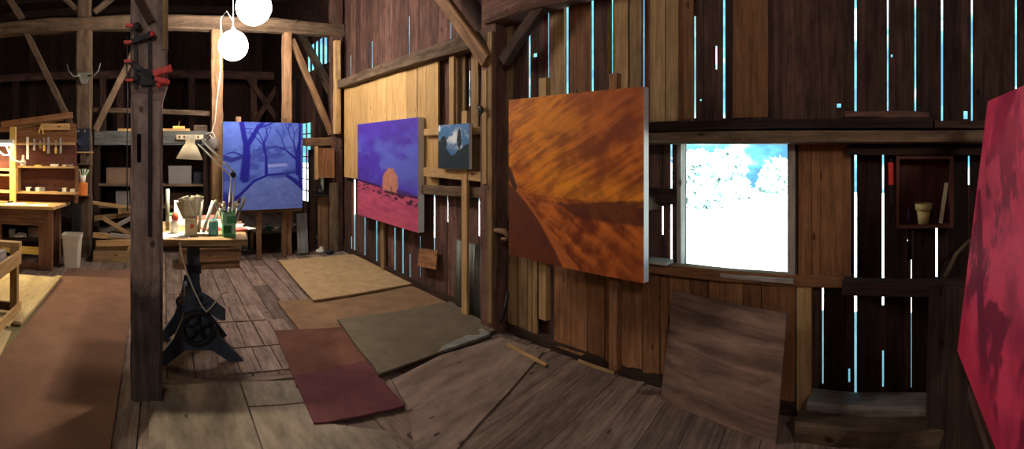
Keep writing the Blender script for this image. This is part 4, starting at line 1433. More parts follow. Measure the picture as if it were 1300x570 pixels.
paper(.07, 3.55, .22, .26, .1, TT, 'paper', 'white paper sheet at the left front of the drafting table')
paper(.52, 3.98, .30, .22, -.3, TT, 'paper', 'white papers at the right end of the drafting table')
paper(.55, 3.72, .2, .13, .25, TT + .003, 'redpaper', 'red booklet right of the green brush tin', 'booklet', 'booklet', .012)
paper(.38, 3.80, .16, .12, .1, TT + .003, 'redpaper', 'red booklet between the blue jar and the green tin', 'booklet', 'booklet', .012)
paper(.66, 3.80, .14, .12, .5, TT, 'paper', 'white paper overhanging the right corner of the drafting table')
wt = one('white_tray', MB().obox((.37, 4.02, TT + .03), (.13, 0, 0), (0, .10, 0), (0, 0, .03)), M['paper'], 'white stack of paper at the back of the drafting table', 'paper')
paper(.38, 4.02, .22, .17, .1, TT + .061, 'redpaper', 'red folder on top of the white paper stack', 'folder', 'folder', .012)
paper(.30, 3.68, .18, .2, -.1, TT, 'cream', 'cream paper sheet in front of the paper stack')

# ------------------------------------------------------------------ bar clamps on the big post
def clamp(label, x, ytop, ybot, jaws, handle, R_=2.983, side=-1, reach=26):
    top, bot = onR(x, ytop, R_), onR(x, ybot, R_)
    root = thing('bar_clamp', label, 'clamp', bot, 'bar clamps on the big post')
    MB().bar(bot, top, .022, .010, (0, 1, 0)).build('bar', M['black'], root)
    for k, (yj, yt) in enumerate(jaws):
        a_, b_ = onR(x + 2, yj, R_ - .015), onR(x - reach, yt, R_ - .015)
        a_.y -= .01
        b_.y = a_.y
        mb = MB()
        mb.bar(a_, b_, .032, .024, (0, 1, 0), 4, .002)
        mb.ball(a_, .026, 8, (1, .5, 1))
        jw = mb.build('jaw', M['black'], root)
        MB().obox(b_ + Vector((-.008, 0, .0)), (.024, 0, 0), (0, .017, 0), (0, 0, .009)).build('pad', M['red'], jw)
    if handle:
        hx, hy = handle
        a_ = onR(hx - 14, hy + 6, R_ - .02)
        b1, b2 = onR(hx + 12, hy - 2, R_ - .03), onR(hx + 9, hy + 17, R_ - .03)
        MB().bar(a_, b1, .042, .026, (0, 1, 0), 5, .003).build('handle', M['red'], root)
        MB().bar(a_ + Vector((0, 0, -.02)), b2, .030, .020, (0, 1, 0), 5, .003).build('trigger', M['red'], root)
        MB().obox(a_ + Vector((-.03, .0, -.02)), (.04, 0, 0), (0, .014, 0), (0, 0, .05)).build('body', M['black'], root)
    return root


c1 = clamp('long dark bar clamp with a red grip hanging down the front of the big post', 190, 40, 300, [(45, 54), (98, 78)], (206, 88))
c2 = clamp('short dark bar clamp with red pads on the left corner of the big post', 172, 30, 112, [(34, 33), (100, 102)], None, 2.983, reach=6)
MB().ball(onR(193, 43, 2.95), .018, 8, (1, .6, 1)).build('knob', M['red'], c1)
MB().ball(onR(202, 108, 2.95), .017, 8, (1, .6, 1.2)).build('knob', M['red'], c1)

# ------------------------------------------------------------------ left: workbench, shelves, tools
bz = .855
by0 = 6.02
bk_ = thing('workbench', 'dark brown workbench along the tool shelves', 'workbench', (-2.4, 6.35, 0))
bx1_ = math.tan(az(82)) * 6.3
MB().prism([(-4.2, by0 - .12), (-1.42, by0 - .05), (-1.33, 6.62), (-4.2, 6.62)], bz - .04, bz, None, .9, (1, 0)).build('bench_top', M['stud'], bk_)
MB().box((-4.1, by0 + .0, bz - .26), (-1.52, by0 + .04, bz - .04), .3).build('apron', M['bench'], bk_)
MB().box((-1.64, by0 + .02, 0), (-1.46, by0 + .10, bz - .05), .7).build('leg', M['bench'], bk_)
MB().box((-1.64, 6.5, 0), (-1.46, 6.6, bz - .05), .7).build('leg', M['bench'], bk_)
MB().box((-2.32, by0 + .05, 0), (-2.18, by0 + .12, bz - .05), .6).build('leg', M['bench'], bk_)
MB().box((-4.1, by0 + .1, .36), (-1.64, 6.5, .39), .1).build('lower_shelf', M['darkwood'], bk_)
MB().box((-4.1, by0 + .06, .20), (-1.64, by0 + .09, .30), .8).build('lower_rail', M['yellowboard'], bk_)
MB().box((-4.1, by0 + .04, .0), (-1.64, by0 + .07, .10), .5).build('kick_board', M['bench'], bk_)
MB().box((-4.1, 6.58, .10), (-1.64, 6.61, .60), .0).build('back_panel', M['darkwood'], bk_)

# backboard and shelf unit
su = thing('shelf_unit', 'yellow-lit open wooden shelves standing on the workbench', 'shelf', (-2.0, 6.55, bz))


def shelf(x0, x1, y, Y, dep, th, m, nm='shelf_board'):
    a_, b_ = onY(x0, y, Y), onY(x1, y, Y)
    MB().box((a_.x, Y, a_.z - th), (b_.x, Y + dep, a_.z), .9).build(nm, M[m], su)
    return a_.z


SY = 6.42
zA = shelf(22, 96, 211, SY, .2, .022, 'stud')
zB = shelf(-60, 96, 240, SY - .02, .22, .028, 'stud')
MB().box((-3.4, 6.60, bz), (-1.24, 6.66, 1.67), .6).build('back_panel', M['crate'], su)
a_ = onY(21.5, 211, SY)
MB().box((a_.x - .012, SY, zB), (a_.x + .012, SY + .17, zA), .6).build('side_panel', M['stud'], su)
a_ = onY(96, 211, SY)
MB().box((a_.x - .012, SY, zB + .0), (a_.x + .012, SY + .17, zA + .0), .4).build('side_panel', M['bench'], su)
MB().box((a_.x - .018, SY + .02, bz), (a_.x + .012, SY + .15, zB - .03), .4).build('side_panel', M['bench'], su)
zC = shelf(-60, 18, 213, SY, .2, .03, 'stud')
zD = shelf(-60, 18, 220, SY, .2, .02, 'yellowboard')
# lit upright and upper boards with tool rail
u0 = onY(17, 170, 6.36)
one('wooden_upright', MB().bar((u0.x, 6.345, bz + .002), (u0.x, 6.345, onY(17, 161, 6.36).z), .085, .05, (0, 1, 0)), M['yellowboard'], 'bright yellow-lit upright at the left end of the tool rail', 'upright')
trl = thing('tool_rail', 'long horizontal wooden rail above the workbench shelves', 'rail', (-1.8, 6.5, 1.65))
p0, p1 = onY(14, 170, 6.48), onY(97, 170, 6.48)
MB().box((p0.x, 6.46, onY(50, 181, 6.46).z), (p1.x, 6.50, onY(50, 163, 6.46).z), .5).build('rail_board', M['lining'], trl)
p0, p1 = onY(52, 170, 6.44), onY(88, 170, 6.44)
MB().box((p0.x, 6.425, onY(50, 165, 6.44).z), (p1.x, 6.459, onY(50, 157, 6.44).z), .9).build('upper_strip', M['stud'], trl)
p0, p1 = onY(18, 182, 6.42), onY(95, 182, 6.42)
MB().box((p0.x, 6.415, onY(50, 184, 6.42).z), (p1.x, 6.459, onY(50, 181, 6.42).z), .9).build('lower_strip', M['stud'], trl)
for q_, (xa, ya_, xb, yb2, wdd) in enumerate([(2, 158, 92, 146, .09), (14, 163, 80, 150, .06), (-20, 166, 96, 160, .07)]):
    one('lumber_plank', MB().bar(onY(xa, ya_, 6.72 + q_ * .06), onY(xb, yb2, 6.72 + q_ * .06), wdd, .05, (0, 1, 0)), M['lining' if q_ != 1 else 'tan'],
        ['long plank lying high above the tool rail, topmost of the slanted ones', 'shorter tan plank lying above the tool rail', 'level brown plank just above the tool rail'][q_], 'plank')

# hanging tools
def tool(x, y0, y1, kind, label, hm):
    Y = 6.40
    a_, b_ = onY(x, y0, Y), onY(x, y1, Y)
    root = thing({'chisel': 'chisel', 'file': 'hand_file', 'tin': 'tin_snips'}[kind], label, {'chisel': 'chisel', 'file': 'file', 'tin': 'snips'}[kind], b_)
    m_ = a_ * .45 + b_ * .55
    if kind == 'chisel':
        MB().bar(a_, m_, .018, .005, (0, 1, 0)).build('blade', M['steel'], root)
        MB().tube([m_, m_ * .7 + b_ * .3, b_], [.012, .018, .014], 10).build('handle', M[hm], root)
    elif kind == 'file':
        MB().bar(a_, m_, .028, .006, (0, 1, 0)).build('blade', M['steel'], root)
        MB().tube([m_, b_], [.014, .019], 10).build('handle', M[hm], root)
    else:
        for s2 in (-1, 1):
            MB().tube([a_, m_ + Vector((s2 * .02, 0, 0)), b_ + Vector((s2 * .035, 0, 0))], [.01, .010, .010], 8).build('handle', M[hm], root)
    return root


tool(43.5, 176, 191, 'file', 'steel file with grey handle hanging from the tool rail, leftmost tool', 'steel')
tool(51, 178, 189, 'chisel', 'short chisel with tan handle hanging second from left on the tool rail', 'tan')
tool(56, 175, 192, 'chisel', 'chisel with yellow handle hanging third from left on the tool rail', 'yellowboard')
tool(61.5, 174, 195, 'file', 'long pale-handled file hanging in the middle of the tool rail', 'jamb')
tool(71, 178, 195, 'chisel', 'chisel with yellow handle hanging second from right on the tool rail', 'yellowboard')
tool(77, 175, 195, 'file', 'long pale-handled file hanging at the right end of the tool rail', 'jamb')
tool(52, 160, 170, 'tin', 'pair of snips hooked on the upper strip of the tool rail', 'yellowboard')
# white hanging strip and cord
a_, b_ = onY(35, 174, 6.408), onY(35, 202, 6.408)
one('ruler', MB().bar(a_, b_, .035, .008, (0, 1, 0)), M['white'], 'bright white ruler hanging at the left of the tool rail', 'ruler')
jj = onY(29.5, 211, SY + .06)
one('glass_jar', MB().lathe([(0, 0), (.04, 0), (.042, .07), (.02, .10), (.018, .16), (0, .16)], (jj.x, jj.y, zA + .001), 18), M['paper'], 'white bottle at the left end of the upper workbench shelf', 'bottle')


def shelfbox(x0, x1, h_, z, m, label, name='small_box', cat='box', Y=SY + .04, d_=.1):
    p0, p1 = math.tan(az(x0)) * Y, math.tan(az(x1)) * Y
    mb = MB().box((p0, Y, z + .001), (p1, Y + d_, z + h_)).box((p0 - .004, Y - .004, z + h_ * .8), (p1 + .004, Y + d_ + .004, z + h_ + .004))
    return one(name, mb, M[m], label, cat)


shelfbox(44, 52, .018, zA, 'yellowboard', 'flat yellow tin on the upper workbench shelf')
shelfbox(64, 72, .028, zA, 'paper', 'flat white box in the middle of the upper workbench shelf')
shelfbox(79, 84, .022, zA, 'cream', 'cream box toward the right of the upper workbench shelf')
shelfbox(86, 91, .022, zA, 'jamb', 'grey-beige box at the right end of the upper workbench shelf')
for (x0, x1, h_, m, lb) in [(33, 38, .05, 'paper', 'white box at the left end of the lower workbench shelf'), (39, 44, .035, 'black', 'small black box left of center on the lower shelf'),
                            (45, 50, .05, 'paper', 'white box beside the two black ones on the lower shelf'), (51, 57, .05, 'steel', 'grey metal box on the lower shelf'),
                            (73, 78, .03, 'black', 'low black box on the lower shelf'), (79, 83.5, .05, 'paper', 'white box right of the low black box'),
                            (89, 95, .035, 'paper', 'white box at the right end of the lower shelf')]:
    shelfbox(x0, x1, h_, zB, m, lb)
# clutter on bench
for (x0, y0, wd, dp, rot, m, lb) in [(-1.98, 6.15, .30, .22, .2, 'paper', 'white paper sheet in the middle of the workbench top'), (-2.42, 6.15, .34, .2, -.1, 'paper', 'white paper sheet at the left of the workbench top'),
                                     (-1.66, 6.12, .26, .16, .15, 'paper', 'white paper sheet near the right end of the workbench top')]:
    paper(x0, y0, wd, dp, rot, bz + .001, m, lb)
paper(-1.84, 6.3, .14, .1, .3, bz + .001, 'orange', 'orange card lying behind the papers on the workbench', 'card', 'card', .006)
a_ = Vector((-2.35, 6.1, bz + .012))
hm = thing('hammer', 'dark hammer lying on the papers on the workbench', 'hammer', a_)
MB().tube([a_, a_ + Vector((.26, .09, .006))], .010, 8).build('handle', M['bench'], hm)
MB().bar(a_ + Vector((.25, .04, .012)), a_ + Vector((.28, .14, .012)), .024, .024, (0, 0, 1)).build('head', M['black'], hm)
# things under bench
q = fl(20.5, 305, .391)
one('paint_can', MB().lathe([(0, 0), (.045, 0), (.045, .10), (.048, .105), (.048, .112), (.04, .112), (.04, .105), (0, .105)], (-2.06, 6.2, .391), 20), M['greywood'], 'grey paint can on the shelf under the workbench', 'can')
one('cable_coil', MB().tube([(-1.95 + .09 * math.cos(t2 * .7), 6.2 + .07 * math.sin(t2 * .7), .40 + .002 * t2) for t2 in range(22)], .008, 6), M['cord'], 'tangled pale cable on the shelf under the workbench', 'cable')
one('cardboard_box', MB().box((-1.86, 6.3, .391), (-1.68, 6.5, .52)).box((-1.865, 6.295, .50), (-1.675, 6.505, .525)), M['brownbox'], 'brown box at the back of the shelf under the workbench', 'box')
one('black_case', MB().box((-1.31, 6.64, .36), (-1.20, 6.80, .84)).box((-1.29, 6.63, .80), (-1.22, 6.64, .82)), M['black'], 'black bag hanging between the workbench and the braced post', 'bag')

# work light over the bench
wl = thing('work_light', 'lit tube light over the left end of the workbench', 'lamp', (-2.75, 6.15, 1.67))
p1 = onY(17, 182, 6.12)
MB().prism([(-.07, 0), (.07, 0), (.03, .05), (-.03, .05)], -3.4, p1.x, Matrix.Translation((0, 6.12, p1.z + .0)) @ Matrix(((0, 0, 1, 0), (1, 0, 0, 0), (0, 1, 0, 0), (0, 0, 0, 1)))).build('housing', M['white'], wl)
MB().tube([(-3.35, 6.12, p1.z - .018), (p1.x - .03, 6.12, p1.z - .018)], .015, 12).build('tube', M['tube'], wl)
for xx in (-3.2, -2.4):
    MB().tube([(xx, 6.12, p1.z + .05), (xx, 6.12, 5.15)], .004, 6).build('chain', M['steel'], wl)
la = bpy.data.lights.new('tube_light', 'AREA')
la.shape = 'RECTANGLE'
la.size, la.size_y = .95, .06
la.energy = SHOP_W
la.color = (1, .78, .42)
lo2 = bpy.data.objects.new('tube_light', la)
COL.objects.link(lo2)
lo2.parent = wl
lo2.location = Vector((p1.x - .5, 6.10, p1.z - .036)) - Vector(wl['_o'])

MB().tube([onY(0, 193, 6.2), onY(5, 197, 6.2), onY(11, 197, 6.2), onY(15, 190, 6.2), onY(18, 183, 6.22)], .012, 6).build('power_cord', M['white'], wl)
MB().tube([onY(7, 183, 6.25), onY(10, 190, 6.25), onY(14, 199, 6.25), onY(19, 204, 6.26), onY(26, 206, 6.3), onY(31, 207, 6.36)], .014, 6).build('power_cord', M['white'], wl)
# waste bin
q = fl(90, 341)
wbn = thing('waste_bin', 'white plastic waste bin at the foot of the braced post', 'bin', (q.x, q.y + .1, 0))


def rbox(cx_, cy_, hx, hy, r_, n_=5):
    pts_ = []
    for (sx, sy, a0) in [(1, 1, 0), (-1, 1, 90), (-1, -1, 180), (1, -1, 270)]:
        for k in range(n_ + 1):
            a2 = math.radians(a0 + 90 * k / n_)
            pts_.append((cx_ + sx * (hx - r_) + r_ * math.cos(a2), cy_ + sy * (hy - r_) + r_ * math.sin(a2)))
    return pts_


def loft(rings, zs, close_bottom=True):
    mb = MB()
    n_ = len(rings[0])
    vs_ = [(p[0], p[1], z) for ring_, z in zip(rings, zs) for p in ring_]
    fs_ = []
    for i in range(len(rings) - 1):
        for k in range(n_):
            k2 = (k + 1) % n_
            fs_.append((i * n_ + k, i * n_ + k2, (i + 1) * n_ + k2, (i + 1) * n_ + k))
    fs_.append(tuple(range(n_ - 1, -1, -1)))
    fs_.append(tuple((len(rings) - 1) * n_ + k for k in range(n_)))
    mb._add(vs_, fs_, [[(0, 0)] * len(f) for f in fs_], .5)
    return mb


cx_, cy_ = q.x, q.y + .1
loft([rbox(cx_, cy_, .10, .09, .03), rbox(cx_, cy_, .125, .11, .03), rbox(cx_, cy_, .118, .103, .03), rbox(cx_, cy_, .095, .085, .03)], [0.004, .42, .42, .02]).build('body', M['binwhite'], wbn)
loft([rbox(cx_, cy_, .132, .117, .03), rbox(cx_, cy_, .136, .121, .03), rbox(cx_, cy_, .122, .107, .03), rbox(cx_, cy_, .120, .105, .03)], [.40, .455, .455, .40]).build('rim', M['binwhite'], wbn)

# wooden stand at the left edge
st = thing('wooden_stand', 'low pine work stand at the left edge, cut off by the frame', 'stand', (-1.8, 3.9, .03))
z0 = .026
for (xx, yy) in [(-1.42, 4.34), (-1.42, 2.9), (-2.3, 4.34), (-2.3, 2.9)]:
    MB().box((xx - .035, yy - .035, z0), (xx + .035, yy + .035, .66), .4).build('leg', M['stud' if yy > 3 else 'stud'], st)
MB().box((-2.36, 4.30, .66), (-1.36, 4.39, .71), .8).build('top_rail', M['stud'], st)
MB().box((-1.385, 2.85, .50), (-1.36, 4.38, .625), .7).build('side_rail', M['stud'], st)
MB().box((-2.36, 2.85, .50), (-2.335, 4.38, .625), .7).build('side_rail', M['stud'], st)
MB().box((-1.385, 2.85, .05), (-1.36, 4.38, .13), .7).build('side_rail', M['stud'], st)
MB().box((-2.33, 2.9, .56), (-1.39, 4.29, .58), .2).build('deck', M['ply2'], st)
MB().box((-2.33, 4.31, .05), (-1.39, 4.34, .13), .2).build('cross_rail', M['bench'], st)
one('wood_block', MB().box((-1.62, 4.05, .581), (-1.46, 4.22, .66)), M['jamb'], 'grey block lying on the deck of the low pine stand', 'block')

# ------------------------------------------------------------------ braced post: speaker, hook, shelf, cup
pX = math.tan(az(104)) * 6.78
sp = thing('speaker', 'dark navy speaker box on a small shelf of the braced post', 'speaker', (pX, 6.8, onY(104, 193, 6.75).z))
za, zt_ = onY(104, 192.5, 6.75).z, onY(104, 163, 6.75).z
MB().box((pX - .105, 6.75, za), (pX + .105, 6.895, zt_)).build('cabinet', M['blackbox'], sp)
MB().lathe([(.0, .004), (.03, .002), (.06, .008), (.065, .012), (.07, .0), (.0, .0)], (pX, 6.749, (za + zt_) / 2 - .02), 24, (0, -1, 0)).build('cone', M['navy'], sp)
for s2 in (-1, 1):
    MB().lathe([(0, .006), (.014, .006), (.014, 0), (0, 0)], (pX + s2 * .05, 6.749, zt_ - .04), 14, (0, -1, 0)).build('knob', M['steel'], sp)
pb = thing('post_shelf', 'small two-tier wooden shelf fixed under the speaker', 'shelf', (pX, 6.8, za - .2))
MB().box((pX - .12, 6.74, za - .02), (pX + .15, 6.895, za - .002), .8).build('shelf_board', M['stud'], pb)
MB().box((pX - .12, 6.74, za - .19), (pX + .15, 6.895, za - .175), .4).build('shelf_board', M['beam'], pb)
MB().box((pX - .02, 6.76, za - .175), (pX + .08, 6.89, za - .02), .4).build('divider', M['beam'], pb)
oc = thing('brush_cup', 'white cup of brushes on the braced post, above the orange box', 'cup', (pX + .02, 6.72, onY(104, 232, 6.7).z))
oz = onY(104, 232, 6.7).z
MB().lathe([(0, 0), (.04, 0), (.05, .11), (.045, .11), (.036, .01), (0, .01)], (pX + .02, 6.72, oz), 18).build('body', M['paper'], oc)
for i in range(5):
    tt_ = (i - 2) * .22
    MB().tube([(pX + .02, 6.72, oz + .02), (pX + .02 + math.sin(tt_) * .2, 6.72 - .02 * (i % 2), oz + math.cos(tt_) * .2)], [.006, .014], 8).build('brush', M['cream' if i % 2 else 'greenlight'], oc)
one('orange_box', MB().box((pX - .04, 6.65, oz - .18), (pX + .09, 6.77, oz - .002)).box((pX - .025, 6.647, oz - .12), (pX + .01, 6.65, oz - .08)), M['orange'], 'orange box fixed on the braced post below the brush cup', 'box')
mb = MB().box((pX - .05, 6.69, oz - .20), (pX + .10, 6.91, oz - .181), .4)
mb.build('bracket_shelf', M['beam'], pb)
zs1_ = onY(200, 234, 7.2).z + .001
one('blue_bottle', MB().lathe([(0, 0), (.034, 0), (.034, .10), (.014, .13), (.014, .16), (0, .16)], (math.tan(az(122.5)) * 7.32, 7.32, zs1_), 18), M['bluebottle'], 'blue bottle on the rack right of the braced post', 'bottle')
hk = thing('double_hook', 'grey metal double hook fixed high on the braced post', 'hook', (math.tan(az(107)) * 6.86, 6.86, onY(107, 112, 6.86).z))
hp = onY(107, 96, 6.87)
MB().prism([(-.10, .04), (.10, .04), (.04, -.12), (-.04, -.12)], -.01, .01, Matrix.Translation(hp) @ Matrix.Rotation(math.pi / 2, 4, 'X')).build('plate', M['metalgrey'], hk)
for s2 in (-1, 1):
    MB().tube([hp + Vector((s2 * .06, -.02, 0)), hp + Vector((s2 * .15, -.05, -.02)), hp + Vector((s2 * .22, -.06, .06)), hp + Vector((s2 * .25, -.06, .17))], [.012, .012, .009, .006], 8).build('arm', M['metalgrey'], hk)

# ------------------------------------------------------------------ storage rack behind the post
rk = thing('storage_rack', 'grey storage rack behind the drafting table full of boards', 'rack', (-.1, 7.35, 0))
RX0, RX1 = math.tan(az(120)) * 7.15, math.tan(az(266)) * 7.15
zr1, zr0 = onY(200, 166, 7.12).z, onY(200, 184, 7.12).z
MB().box((RX0, 7.12, zr0), (RX1, 7.16, zr1), .6).build('front_rail', M['greydark'], rk)
MB().box((RX0, 7.16, zr1 - .03), (RX1, 7.9, zr1), .3).build('top_board', M['beam'], rk)
for xx in (RX0 + .02, RX0 + .75, RX1 - .05):
    MB().box((xx - .04, 7.17, 0), (xx + .04, 7.25, zr1 - .03), .3).build('upright', M['darkwood'], rk)
MB().box((RX0, 7.85, 0), (RX1, 7.88, zr1 - .03), .0).build('back_panel', M['darkwood'], rk)
for yy in (234, 262, 293):
    z = onY(200, yy, 7.2).z
    MB().box((RX0, 7.18, z - .03), (RX1, 7.85, z), .5).build('shelf_board', M['beam'], rk)
zs1, zs2, zs3 = [onY(200, yy, 7.2).z + .001 for yy in (234, 262, 293)]


def rbx(x0, x1, h_, z, Y, d_, m, label, name='cardboard_box'):
    a2, b2 = math.tan(az(x0)) * Y, math.tan(az(x1)) * Y
    mb = MB().box((a2, Y, z), (b2, Y + d_, z + h_)).box((a2 - .003, Y - .003, z + h_ * .86), (b2 + .003, Y + d_ + .003, z + h_ + .003))
    return one(name, mb, M[m], label, 'box')


rbx(135, 165, .24, zs1, 7.3, .3, 'brownbox', 'brown box on the rack shelf left of the big post')
rbx(214, 243, .27, zs1, 7.3, .3, 'graybox', 'grey box on the rack shelf above the paper carton')
rbx(246, 262, .17, zs1, 7.35, .3, 'blackbox', 'dark low box on the rack next to the grey box')
rbx(147, 164, .22, zs2, 7.25, .3, 'graybox', 'grey box lower on the rack, left of the big post')
rbx(214, 262, .20, zs2, 7.3, .3, 'darkwood', 'long dark box on the lower rack shelf behind the table', 'long_box')
lum = [(118, 257, 165, 264, .05, 7.02, 'stud', 'pale stick lying across the rack, upper one left of the big post'),
       (120, 277, 166, 272, .07, 7.0, 'tan', 'tan board lying level in the lumber heap left of the big post'),
       (122, 300, 168, 276, .06, 6.92, 'jamb', 'grey board slanting up in the lumber heap'),
       (130, 276, 168, 300, .06, 6.84, 'tan', 'tan board slanting down in the lumber heap'),
       (118, 298, 166, 303, .07, 6.76, 'stud', 'pale board low in the lumber heap'),
       (140, 298, 169, 301, .05, 6.705, 'jamb', 'short grey board in the lumber heap'),
       (122, 309, 167, 308, .08, 6.66, 'stud', 'pale board lying on the floor in the lumber heap'),
       (150, 268, 170, 266, .08, 6.95, 'tan', 'short tan board behind the big post in the lumber heap')]
for (xa, ya2, xb, yb2, wdd, Y, m, lb) in lum:
    a2, b2 = onY(xa, ya2, Y), onY(xb, yb2, Y)
    one('lumber_board', MB().bar(a2, b2, wdd, .04, (0, 1, 0)), M[m], lb, 'board')
one('lumber_heap_base', MB().box((-1.0, 6.64, .0), (-.5, 7.08, .16)).box((-.97, 6.68, .16), (-.52, 7.05, .24)), M['tan'], 'pale wooden block stack under the lumber heap', 'blocks')
# planks on top of the rack
one('lumber_plank', MB().box((math.tan(az(150)) * 7.2, 7.14, zr1 + .001), (math.tan(az(241)) * 7.2, 7.3, zr1 + .035), .7), M['pine'], 'fresh pine plank on top of the storage rack', 'plank')
timber('beam', MB().bar(onY(100, 139, 7.1), onY(283, 145, 7.1), .07, .12, (0, 1, 0)), 'beam')  # brown plank level above the rack, entered as a fixed beam
one('wood_block', MB().box((math.tan(az(246)) * 7.2, 7.14, zr1 + .001), (math.tan(az(263)) * 7.2, 7.3, zr1 + .09), .2), M['beam'], 'brown block on the right end of the storage rack', 'block')
pl_ = thing('hand_plane', 'wooden plane standing on the pine plank of the storage rack', 'plane', (math.tan(az(227)) * 7.2, 7.2, zr1 + .036))
px_ = math.tan(az(227)) * 7.2
MB().box((px_ - .09, 7.17, zr1 + .036), (px_ + .09, 7.23, zr1 + .075)).build('body', M['yellowboard'], pl_)
MB().tube([(px_, 7.2, zr1 + .075), (px_ + .01, 7.2, zr1 + .16)], [.012, .006], 8).build('handle', M['tan'], pl_)
ps = thing('power_strip', 'cream power strip on the rack rail beside the lamp shade', 'power strip', (math.tan(az(234)) * 7.1, 7.1, zr0 + .1))
a2, b2 = math.tan(az(224)) * 7.1, math.tan(az(258)) * 7.1
MB().box((a2, 7.08, onY(240, 177, 7.1).z), (b2, 7.118, onY(240, 171, 7.1).z)).build('body', M['cream'], ps)
for k in range(5):
    MB().box((a2 + .03 + k * .07, 7.073, onY(240, 175.5, 7.1).z), (a2 + .06 + k * .07, 7.08, onY(240, 172.5, 7.1).z)).build('socket', M['bench'], ps)
MB().tube([onY(257, 176, 7.05), onY(262, 178, 6.9), onY(265, 173, 6.8), onY(270, 168, 6.7), onY(273, 173, 6.7), onY(271, 177, 6.7), onY(266, 171, 6.75)], .009, 6).build('power_cord', M['cord'], ps)
one('cloth_bag', MB().ball(onY(271, 182, 6.86), .10, 12, (.8, .4, 1.0)), M['graybox'], 'grey cloth bag hanging on the post right of the desk lamp', 'bag')

one('hanging_rope', MB().tube([onY(161, 46, 6.93), onY(162, 140, 6.93), onY(161, 205, 6.9), onY(162, 268, 6.9)], .010, 6), M['black'], 'thin dark rope hanging straight down just left of the big post', 'rope')
# crate under the blue painting, low step behind table
one('wooden_crate', MB().box((.22, 6.3, .0), (1.02, 6.75, .30), .4).box((.20, 6.28, .27), (1.04, 6.77, .31), .9).box((.22, 6.285, .10), (1.02, 6.30, .13), .7), M['brownbeam'], 'low brown wooden crate on the floor behind the drafting table', 'crate')

# ------------------------------------------------------------------ shelf and clutter under the blue painting
cs = thing('low_shelf', 'dark low shelf with clutter behind the blue painting', 'shelf', (1.75, 7.3, 0))
xa, xb = math.tan(az(318)) * 7.2, math.tan(az(400)) * 7.2
zc_ = onY(350, 293, 7.2).z
MB().box((xa, 7.15, zc_ - .03), (xb, 7.45, zc_), .5).build('shelf_board', M['beam'], cs)
MB().box((xa, 7.42, 0), (xb, 7.45, zc_ + .02), .2).build('back_panel', M['darkwood'], cs)
for xx in (xa + .02, (xa + xb) / 2, xb - .03):
    MB().box((xx - .025, 7.16, 0), (xx + .025, 7.2, zc_ - .03), .3).build('leg', M['beam'], cs)
for i, (px_, m, h_, lb) in enumerate([(323, 'paper', .05, 'white tub at the left end of the low shelf'), (334, 'jamb', .04, 'grey tub left of the green one on the low shelf'),
                                      (342, 'green', .07, 'green pot on the low shelf below the blue painting'), (352, 'paper', .04, 'white tub right of the green pot on the low shelf'),
                                      (370, 'paper', .04, 'white tub toward the right of the low shelf')]):
    xx = math.tan(az(px_)) * 7.2
    one('small_tub', MB().lathe([(0, 0), (.035, 0), (.042, h_), (.045, h_), (.045, h_ + .008), (0, h_ + .008)], (xx, 7.22, zc_ + .001), 16), M[m], lb, 'tub')
xx = math.tan(az(381)) * 7.05
tb = thing('wooden_paddle', 'tan rounded wooden paddle standing right of the blue painting', 'paddle', (xx, 7.05, onY(381, 295, 7.05).z))
MB().lathe([(0, 0), (.05, 0), (.055, .10), (.035, .15), (0, .17)], (xx, 7.05, zc_ - .06), 18).build('body', M['tan'], tb)
a2, b2 = math.tan(az(376)) * 7.0, math.tan(az(389)) * 7.0
panel('grey_board', 'greywood', (a2, 6.9, .02), (b2, 6.9, .02), (a2 + .02, 6.98, .62), .02, 'narrow grey board leaning right of the easel', 'board', (0, 1))
# wall box near corner
q = onY(414, 207, 6.9)
bc = thing('wall_cupboard', 'small brown wooden cupboard box in the corner right of the rear window', 'cupboard', (q.x, 6.9, onY(414, 226, 6.9).z))
a2, b2 = onY(403, 226, 6.88), onY(424, 188, 6.88)
MB().box((a2.x, 6.86, a2.z), (b2.x, 7.05, b2.z), .4).build('body', M['lining'], bc)
MB().box((a2.x - .05, 6.84, a2.z - .02), (a2.x, 6.88, b2.z + .03), .8).build('side_board', M['stud'], bc)
q = onY(407, 243, 6.9)
one('dark_bottle', MB().ball(q, .06, 10, (1, .8, .8)).tube([q + Vector((0, 0, .03)), q + Vector((.01, 0, .10))], .015, 8).box((q.x - .1, 6.84, q.z - .065), (q.x + .1, 7.0, q.z - .048)), M['black'], 'small dark oil can on a bracket in the corner', 'can')
for (x0, x1, yt, yb2, Y, m, lb) in [(404, 417, 250, 325, 6.98, 'brownbeam', 'rough upright board standing in the corner below the oil can'), (392, 400, 190, 325, 7.1, 'darkwood', 'dark upright board standing beside the corner cupboard'),
                                    (419, 430, 232, 322, 6.9, 'beam', 'upright board standing at the corner post')]:
    a2, b2 = onY(x0, yb2, Y), onY(x1, yt, Y)
    one('upright_board', MB().box((a2.x, Y, .01), (b2.x, Y + .04, b2.z), .5), M[m], lb, 'board')
one('white_rag', MB().ball(fl(406, 321) + Vector((0, .0, .03)), .07, 10, (1.0, .8, .5)).ball(fl(408, 320) + Vector((0, .0, .06)), .04, 8, (.9, .8, .8)), M['paper'], 'crumpled white rag on the floor by the tan rug', 'rag')
one('black_shoe', MB().ball(fl(419, 323) + Vector((0, 0, .035)), .05, 10, (1.5, .8, .7)), M['black'], 'black rounded lump on the floor beside the white rag', 'bag')
one('iron_hook', MB().tube([onX(607, 136, 2.58), onX(611, 137, 2.56), onX(612, 142, 2.56), onX(609, 146, 2.57)], [.018, .014, .012, .010], 8), M['black'], 'black iron hook on the wall post beside the cloud painting', 'hook')
